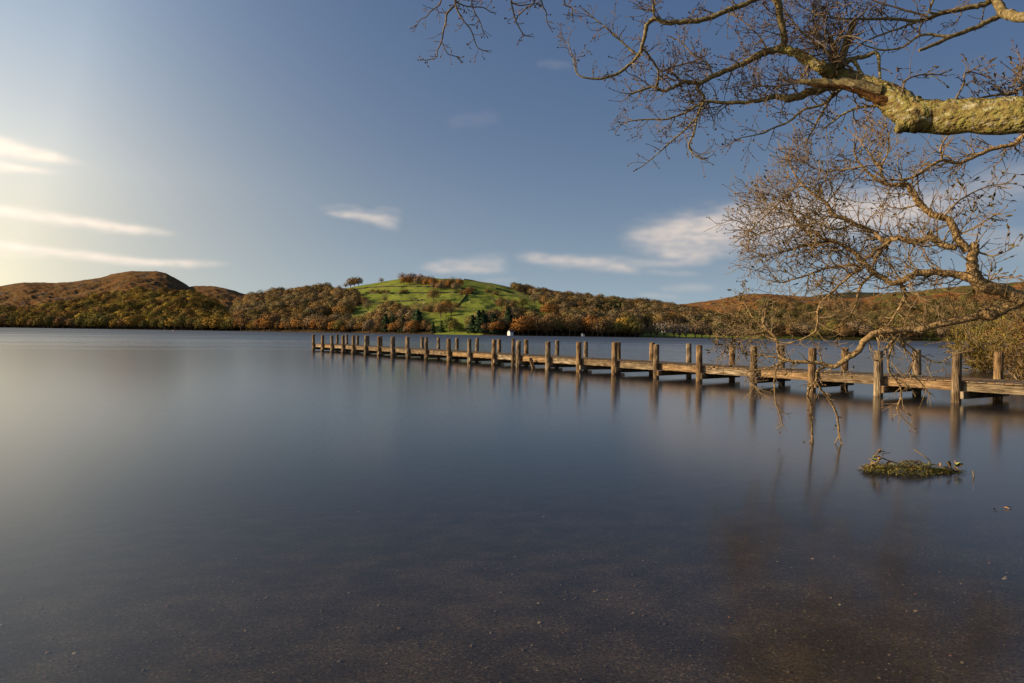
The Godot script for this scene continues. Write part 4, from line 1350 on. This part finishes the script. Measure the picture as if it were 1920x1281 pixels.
	limb(tr, [[2010, 195, 5, 5.85], [1920, 165, 3], [1900, 176, 2.6], [1868, 178, 2.2], [1830, 186, 1.6]], 6.6, 6.7, root, "", m2, 7.0, 48.0, 1)
	limb(tr, [[1920, 168, 2.4], [1908, 142, 2], [1925, 118, 1.6]], 6.6, 6.7, root, "", m2, 7.0, 40.0, 1)
	limb(tr, [[1790, 190, 2.0], [1806, 160, 1.6], [1812, 135, 1.2], [1840, 140, 1.0]], 6.6, 6.7, root, "", m2, 9.0, 34.0, 1)
	tr.leaf_rate = 0.0
	tr.bud_rate = keep
	# the branch above the frame that drops twigs into the picture
	limb(tr, [[1440, -30, 5], [1330, -92, 4.6], [1200, -110, 4], [1080, -92, 3.4], [980, -66, 3], [900, -56, 2.6], [830, -48, 2]], 7.0, 7.3, root, "branch", m2, 40.0, 40.0, 1)
	for s in [
		[[[850, -50, 2.2], [853, -4, 2], [853, 9, 1.9], [838, 25, 1.8], [836, 41, 1.6], [831, 60, 1.5], [828, 78, 1.3], [820, 94, 1.1], [818, 108, 0.9], [797, 113, 0.8]], 15.0],
		[[[853, 7, 1.8], [861, 26, 1.6], [873, 44, 1.4], [884, 58, 1.2], [894, 87, 1], [908, 95, 0.8]], 14.0],
		[[[880, -52, 1.6], [884, 0, 1.3], [889, 21, 1.1], [900, 41, 1], [906, 60, 0.8]], 16.0],
		[[[828, 79, 1.1], [838, 99, 1], [848, 104, 0.8], [857, 106, 0.8]], 12.0],
		[[[838, -48, 1.8], [827, 0, 1.5], [822, 11, 1.3], [810, 19, 1.2], [799, 31, 1], [789, 36, 0.9], [781, 48, 0.8]], 12.0],
		[[[950, -60, 1.8], [958, 0, 1.5], [963, 23, 1.4], [967, 39, 1.3], [978, 60, 1], [986, 67, 0.8]], 12.0],
		[[[1010, -75, 1.8], [1003, 0, 1.5], [988, 14, 1.3], [971, 30, 1.1]], 14.0],
		[[[1008, -72, 1.6], [1015, 0, 1.3], [1024, 23, 1.1], [1024, 35, 1], [1029, 48, 0.8]], 14.0],
		[[[1060, -86, 1.8], [1058, 0, 1.2], [1066, 12, 1], [1073, 16, 0.9], [1073, 26, 0.8]], 12.0],
		[[[853, 2, 1.6], [875, 12, 1.2], [905, 14, 1], [918, 22, 0.8]], 10.0],
		[[[958, 4, 1.4], [975, 10, 1.2], [1005, 6, 1.0]], 12.0]]:
		limb(tr, s[0], 7.1, 7.2, root, "", m2, s[1], 20.0, 1)
	# more of the crown, higher up, out of the picture
	tr.bud_rate = 0.3
	for k in 9:
		var px := 1520.0 + k * 105.0
		var ty := -140.0 - tr.r.randf() * 420.0
		limb(tr, [[2660, -160 - k * 40, 14, 4.5], [2200, ty * 0.5 - 60, 9], [px + 300, ty * 0.8, 7], [px, ty, 5], [px - 130, ty - 30, 3], [px - 260, ty + 30, 1.5]], 6.2, 6.0 + tr.r.randf() * 2.2, root, "limb", m2, 26.0, 85.0, 1)
	finish_tree(tr, root, M.twig_alder, M.bud, M.willow_leaf)
	print("upper twigs tris ", tr.twig.ix.size() / 3, " buds ", tr.buds.size(), " leaves ", tr.leaves.size())

# ---------------------------------------------------------------- lower tree (willow dipping into the lake)
func lower_tree() -> void:
	var root := thing("willow_tree", "twiggy golden-brown willow leaning low with boughs dipping into the lake", "tree")
	var tr := Tree3.new()
	tr.r.seed = 55
	tr.unit = 10.2 / F
	tr.dense = 0.74
	tr.rise = 0.05
	tr.bud_rate = 0.12
	tr.leaf_rate = 0.022
	var m: Material = M.willow_bark
	var foot := Vector3(11.4, 0, -10.0)
	foot.y = bed_y(foot.x, foot.z)
	trunk_at(root, foot, foot + Vector3(0.6, 5.0, 0.4), 0.32, 0.12, m)
	limb(tr, [[2420, 760, 26], [2240, 640, 20], [2060, 580, 16], [1960, 566, 14], [1916, 562, 13]], 9.9, 9.6, root, "limb", m, 0.0)
	limb(tr, [[1916, 562, 13], [1878, 543, 12], [1846, 538, 12.5], [1826, 521, 11], [1823, 500, 9.6], [1824, 478, 9], [1829, 458, 7.5]], 9.6, 9.7, root, "limb", m, 40.0, 50.0, 1)
	tr.leaf_rate = 0.28
	limb(tr, [[1828, 470, 2.2], [1860, 480, 1.6], [1890, 470, 1]], 9.7, 9.5, root, "", m, 9.0, 42.0, 1)
	limb(tr, [[1832, 505, 2], [1850, 525, 1.6], [1872, 520, 1]], 9.7, 9.5, root, "", m, 9.0, 42.0, 1)
	limb(tr, [[1800, 440, 2], [1830, 425, 1.6], [1862, 405, 1.2]], 9.7, 9.5, root, "", m, 9.0, 46.0, 1)
	limb(tr, [[1770, 405, 2], [1800, 375, 1.6], [1850, 350, 1.2], [1880, 345, 0.9]], 9.7, 9.5, root, "", m, 9.0, 46.0, 1)
	tr.leaf_rate = 0.022
	limb(tr, [[1815, 470, 7.5], [1797, 449, 7], [1786, 420, 6.6], [1776, 411, 6.2], [1748, 402, 6], [1725, 382, 6], [1713, 361, 6], [1701, 347, 5.4], [1681, 347, 4.2], [1663, 346, 3.6], [1643, 335, 3], [1617, 312, 2.4], [1602, 288, 1.6]], 9.7, 10.3, root, "limb", m, 20.0, 60.0, 2)
	limb(tr, [[1663, 345, 2.8], [1652, 317, 2], [1666, 282, 1.6], [1666, 248, 1.2]], 10.1, 10.2, root, "branch", m, 12.0, 48.0, 2)
	limb(tr, [[1652, 317, 2], [1628, 285, 1.7], [1614, 265, 1.2]], 10.1, 10.4, root, "branch", m, 12.0, 46.0, 2)
	limb(tr, [[2100, 190, 8], [1990, 236, 6], [1920, 256, 5], [1900, 271, 4.5], [1870, 277, 4], [1832, 291, 3.6], [1798, 306, 3.4], [1766, 300, 3.2], [1733, 320, 3], [1710, 333, 2.8], [1682, 338, 2.4]], 9.5, 10.0, root, "limb", m, 16.0, 50.0, 2)
	limb(tr, [[1766, 300, 2.2], [1765, 274, 1.8], [1780, 250, 1.3]], 9.8, 9.8, root, "branch", m, 14.0, 40.0, 1)
	limb(tr, [[1794, 464, 6], [1768, 460, 6], [1745, 447, 5.5], [1716, 453, 5], [1684, 446, 4.6], [1655, 450, 4.2], [1637, 434, 4], [1608, 422, 4], [1582, 409, 3.8], [1561, 402, 3.4], [1550, 382, 3], [1518, 358, 2.4], [1500, 341, 1.8], [1482, 312, 1]], 9.7, 10.6, root, "limb", m, 13.0, 70.0, 2)
	limb(tr, [[1684, 448, 3.4], [1668, 452, 3.2], [1643, 472, 2.8], [1620, 487, 2.4]], 9.9, 10.2, root, "branch", m, 12.0, 48.0, 2)
	limb(tr, [[1818, 522, 8], [1792, 516, 7], [1745, 510, 6.5], [1710, 517, 6], [1690, 527, 5.6], [1669, 530, 5.2], [1652, 519, 5], [1631, 504, 5], [1614, 487, 4.5], [1596, 469, 4.2], [1564, 453, 3.8], [1541, 447, 3.2], [1529, 436, 2.8], [1506, 431, 2.4], [1485, 400, 1.8], [1462, 390, 1]], 9.7, 10.7, root, "limb", m, 13.0, 74.0, 2)
	limb(tr, [[1564, 453, 3], [1535, 455, 2.6], [1506, 460, 2.2], [1478, 470, 1.8], [1440, 478, 1.2]], 10.4, 10.8, root, "branch", m, 9.0, 60.0, 2)
	limb(tr, [[1612, 498, 2.6], [1588, 498, 2.4], [1547, 504, 2], [1506, 519, 1.6], [1462, 530, 1]], 10.3, 10.8, root, "branch", m, 10.0, 60.0, 2)
	limb(tr, [[1500, 341, 1.8], [1470, 372, 1.6], [1440, 400, 1.2], [1410, 430, 0.9]], 10.6, 10.9, root, "", m, 8.0, 60.0, 2)
	limb(tr, [[1600, 420, 2], [1560, 430, 1.8], [1500, 400, 1.4], [1455, 372, 1]], 10.2, 10.9, root, "", m, 8.0, 58.0, 2)
	limb(tr, [[1618, 312, 2], [1580, 318, 1.7], [1540, 320, 1.3], [1500, 300, 1]], 10.2, 10.6, root, "", m, 8.0, 56.0, 2)
	limb(tr, [[1560, 402, 2], [1520, 420, 1.7], [1470, 425, 1.3], [1420, 440, 1]], 10.2, 10.8, root, "", m, 8.0, 58.0, 2)
	limb(tr, [[1636, 513, 2.8], [1612, 540, 2.4], [1606, 568, 2.1], [1594, 592, 1.6]], 10.1, 10.3, root, "branch", m, 16.0, 40.0, 1)
	limb(tr, [[1618, 498, 2.8], [1588, 522, 2.5], [1560, 549, 2.2], [1536, 574, 2], [1532, 613, 1.8], [1521, 628, 1.5], [1485, 643, 1]], 10.2, 10.6, root, "branch", m, 16.0, 46.0, 2)
	limb(tr, [[1688, 530, 3.6], [1699, 555, 3], [1687, 577, 2.5], [1666, 610, 1.8]], 10.0, 10.1, root, "branch", m, 18.0, 36.0, 1)
	limb(tr, [[1688, 575, 2], [1700, 590, 1.6], [1712, 602, 1.1]], 10.0, 10.0, root, "branch", m, 18.0, 30.0, 1)
	# the low bough over the jetty
	limb(tr, [[1920, 563, 11], [1899, 571, 9.4], [1872, 586, 8.6], [1857, 592, 9], [1835, 593, 7], [1793, 601, 6.2], [1748, 613, 5.8], [1718, 618, 5.6], [1672, 619, 5.6], [1636, 628, 6], [1618, 643, 5.7], [1606, 661, 5.5], [1582, 676, 5], [1563, 687, 4.6], [1536, 681, 3.6], [1503, 679, 3.2], [1476, 676, 3], [1461, 664, 3], [1458, 640, 2.8], [1443, 622, 2.5], [1431, 607, 2.2], [1431, 589, 1.5]], 9.6, 11.0, root, "limb", m, 26.0, 44.0, 2)
	limb(tr, [[1861, 596, 6], [1852, 588, 7], [1846, 577, 4]], 9.7, 9.7, root, "burl", m, 3.0, 9.0, 1)
	limb(tr, [[1704, 620, 5], [1692, 634, 5.2], [1693, 650, 4.2]], 10.2, 10.2, root, "stub", m, 0.0)
	limb(tr, [[1695, 628, 3.6], [1680, 632, 3], [1660, 658, 2.2]], 10.2, 10.1, root, "stub", m, 12.0, 22.0, 1)
	tr.rise = -0.14
	limb(tr, [[1676, 640, 2.2], [1666, 673, 1.9], [1669, 700, 1.7], [1687, 722, 1.6], [1690, 743, 1.4], [1682, 768, 1.1], [1699, 790, 0.8]], 10.2, 10.3, root, "branch", m, 16.0, 38.0, 1)
	limb(tr, [[1690, 648, 2], [1712, 672, 1.7], [1706, 700, 1.5], [1722, 712, 1.2], [1740, 735, 0.9]], 10.2, 10.2, root, "branch", m, 16.0, 40.0, 1)
	limb(tr, [[1695, 640, 2], [1730, 668, 1.6], [1762, 680, 1.3], [1790, 664, 1]], 10.2, 10.0, root, "branch", m, 16.0, 36.0, 1)
	limb(tr, [[1551, 686, 2.8], [1533, 695, 2.4], [1530, 713, 2.1], [1514, 737, 2], [1521, 758, 1.9], [1521, 788, 2], [1524, 831, 2.2]], 10.85, 11.02, root, "branch", m, 22.0, 26.0, 1)
	limb(tr, [[1531, 716, 2], [1545, 738, 2], [1558, 755, 2], [1570, 782, 2.2], [1574, 818, 1.8], [1580, 834, 1.2]], 10.85, 10.95, root, "branch", m, 26.0, 22.0, 1)
	limb(tr, [[1574, 817, 1.6], [1569, 826, 1.2], [1565, 832, 0.9]], 10.95, 10.95, root, "", m, 0.0)
	limb(tr, [[1476, 677, 2], [1455, 692, 1.6], [1453, 740, 1.3], [1461, 773, 1.1], [1467, 796, 0.8]], 10.9, 11.0, root, "branch", m, 13.0, 26.0, 1)
	limb(tr, [[1503, 680, 1.8], [1440, 668, 1.5], [1400, 660, 1.2], [1365, 640, 0.8]], 10.9, 11.2, root, "branch", m, 12.0, 44.0, 1)
	limb(tr, [[1476, 677, 1.8], [1440, 690, 1.5], [1400, 700, 1.1], [1420, 730, 0.8]], 10.9, 11.2, root, "branch", m, 13.0, 40.0, 1)
	tr.rise = 0.04
	tr.leaf_rate = 0.2
	limb(tr, [[1458, 640, 1.8], [1420, 625, 1.5], [1385, 630, 1.2], [1360, 655, 0.9]], 10.9, 11.3, root, "branch", m, 9.0, 46.0, 2)
	limb(tr, [[1443, 622, 1.8], [1415, 600, 1.5], [1395, 570, 1.2], [1380, 600, 0.8]], 10.9, 11.3, root, "branch", m, 9.0, 46.0, 2)
	finish_tree(tr, root, M.twig_willow, M.bud, M.willow_leaf)
	print("lower twigs tris ", tr.twig.ix.size() / 3, " buds ", tr.buds.size(), " leaves ", tr.leaves.size())

# ---------------------------------------------------------------- bushes beyond the jetty
func shore_bushes() -> void:
	for s in [
		["shrub", "olive-yellow leafy shrub standing in the shallows behind the jetty", 1846, 697, 46, 66, [0.25, 0.205, 0.045], 0.95, 8, 21],
		["shrub", "denser reddish-brown shrub on the bank beside the jetty", 1936, 716, 40, 66, [0.23, 0.155, 0.045], 0.9, 9, 22],
		["shrub", "low rusty bramble shrub on the bank behind the olive shrub", 1985, 690, 50, 76, [0.26, 0.13, 0.045], 0.9, 9, 23]]:
		var p := on_water(s[2], s[3])
		var u := -p.z / F
		var root := thing(s[0], s[1], "shrub", p)
		var tr := Tree3.new()
		tr.r.seed = s[9]
		tr.unit = u * 0.8
		tr.bud_rate = 0.0
		tr.leaf_rate = s[7]
		tr.leaf_size = 0.55
		tr.leaf_count = 3
		tr.rise = 0.03
		tr.zmul = 1.0
		for k in s[8] * 3:
			var a := tr.r.randf() * TAU
			var spread: float = s[4] * u * tr.r.randf_range(0.1, 0.9)
			var d := Vector3(cos(a) * spread, s[5] * u * tr.r.randf_range(0.45, 0.9), sin(a) * spread)
			tr.grow(Vector3(cos(a), -0.3, sin(a)) * tr.r.randf() * 0.5, d, d.length() * 1.05, 0.035, 2, Color.WHITE)
		var lf: StandardMaterial3D = M.willow_leaf.duplicate()
		lf.albedo_color = lin(s[6][0], s[6][1], s[6][2])
		finish_tree(tr, root, M.twig_willow, M.bud, lf)
		print("shrub leaves ", tr.leaves.size(), " twigs ", tr.twig.ix.size() / 3, " at ", p)

# ---------------------------------------------------------------- small things on the water
func small_things() -> void:
	var r := RandomNumberGenerator.new()
	r.seed = 5
	var c := on_water(1700, 884)
	var u := -c.z / F
	var root := thing("weed_raft", "floating raft of green waterweed, dead leaves and twigs on the calm water", "waterweed", c)
	var b := Buf.new()
	for k in 2600:
		var t := r.randf()
		var x := lerpf(-80, 100, t) * u
		var hgt := lut([[0.0, 10], [0.1, 20], [0.25, 15], [0.45, 23], [0.62, 21], [0.72, 8], [0.85, 9], [1.0, 2]], t) * u
		var wd := lut([[0.0, 9], [0.2, 16], [0.5, 20], [0.7, 12], [1.0, 3]], t) * u * 1.5
		var zz := r.randf_range(-1, 1)
		var y := hgt * 0.95 * (1.0 - zz * zz) * r.randf_range(0.3, 1.0)
		var p := Vector3(x, y - 0.012, zz * wd)
		var a := r.randf() * TAU
		var l := r.randf_range(0.04, 0.15)
		var d := Vector3(cos(a) * l, r.randf_range(-0.5, 0.35) * l, sin(a) * l * 0.7)
		var sd := d.cross(Vector3.UP).normalized() * r.randf_range(0.003, 0.0065)
		var q := r.randf()
		var col := Color(0.19, 0.19, 0.03).lerp(Color(0.46, 0.38, 0.09), q) if r.randf() < 0.78 else Color(0.18, 0.10, 0.04)
		var nn := Vector3(r.randfn() * 0.4, 1, zz + r.randfn() * 0.4).normalized()
		var i := b.v.size()
		var mid := p + d * 0.55 + Vector3(0, 0.012, 0)
		b.vert(p - sd, nn, col); b.vert(p + sd, nn, col); b.vert(mid - sd, nn, col); b.vert(mid + sd, nn, col); b.vert(p + d, nn, col)
		b.tri(i, i + 2, i + 1); b.tri(i + 1, i + 2, i + 3); b.tri(i + 2, i + 4, i + 3)
	var wm := mat("waterweed", Color.WHITE, 0.55, 0.4)
	wm.vertex_color_use_as_albedo = true
	wm.cull_mode = BaseMaterial3D.CULL_DISABLED
	part("weed", b.mesh(), wm, root, true)
	var twigs := [[[-78, 6], [-60, 22], [-48, 33], [-30, 34]], [[-60, 30], [-40, 22], [-20, 16], [10, 12]], [[12, 42], [26, 30], [38, 20], [44, 8]], [[40, 14], [60, 12], [80, 8], [104, 4]], [[-10, 18], [20, 20], [42, 4]], [[-66, 26], [-56, 36], [-44, 38]]]
	for k in twigs.size():
		var tb := Buf.new()
		var pts := PackedVector3Array()
		var rad := PackedFloat32Array()
		for q in twigs[k].size():
			pts.append(Vector3(twigs[k][q][0] * u, twigs[k][q][1] * u, r.randf_range(-0.04, 0.1)))
			rad.append((1.3 - 0.22 * q) * u)
		var s := smooth(pts, rad, 3)
		tb.tube(s[0], s[1], 6)
		part("twig", tb.mesh(), M.twig_alder, root)
	var leafm := mat("dead_leaf", lin(0.36, 0.21, 0.09), 0.7, 0.3)
	leafm.cull_mode = BaseMaterial3D.CULL_DISABLED
	var freshm := mat("fresh_leaf", lin(0.24, 0.27, 0.05), 0.6, 0.4)
	var lm := leaf_mesh()
	for k in 26:
		var o := part("leaf", lm, leafm if k % 7 else freshm, root)
		var t := r.randf()
		var x := lerpf(-76, 100, t) if k > 9 else r.randf_range(-72, -52)
		var y: float = r.randf_range(4, 20) if k > 9 else r.randf_range(16, 36)
		if k > 20:
			x = r.randf_range(55, 96); y = r.randf_range(5, 12)
		o.transform = aim(Vector3(x * u, y * u, r.randf_range(0.0, 0.1)), Vector3(r.randfn(), r.randf_range(0.2, 1.0), r.randfn()), r.randf_range(9, 14) * u, r.randf() * TAU)
	# a lone stick beside the raft
	var sp := on_water(1826, 894)
	var st := thing("stick", "short dark stick poking out of the water beside the weed raft", "stick", sp)
	var sb := Buf.new()
	sb.tube(PackedVector3Array([Vector3(0, -0.3, 0), Vector3(0, 0.02, 0), Vector3(-0.008, 0.06, 0), Vector3(-0.012, 0.08, 0)]), PackedFloat32Array([0.01, 0.009, 0.008, 0.004]), 7)
	part("stem", sb.mesh(), M.twig_alder, st)
	# drifting leaves
	for s in [[1898, 952, 0], [1882, 952, 1], [1868, 955, 2]]:
		var p := on_water(s[0], s[1], 0.006)
		var o := part(numbered("drifting_leaf"), lm, leafm, self)
		o.transform = aim(p, Vector3(cos(s[0] * 1.7), 0.1, sin(s[0] * 1.7)), 0.055, 1.3)
		tag(o, "small dead brown leaf floating alone on the calm water", "leaf", "leaves drifting on the water")
	# mooring buoy far out
	var bp := on_water(325.5, 621.2)
	var by := thing("mooring_buoy", "tiny pale orange mooring buoy far out on the lake", "buoy", bp)
	var bb := Buf.new()
	bb.tube(PackedVector3Array([Vector3(0, -0.4, 0), Vector3(0, -0.2, 0), Vector3(0, 0.15, 0), Vector3(0, 0.5, 0), Vector3(0, 0.7, 0)]), PackedFloat32Array([0.15, 0.5, 0.62, 0.4, 0.1]), 12)
	part("float", bb.mesh(), mat("buoy_paint", lin(0.75, 0.45, 0.3), 0.5, 0.4), by)
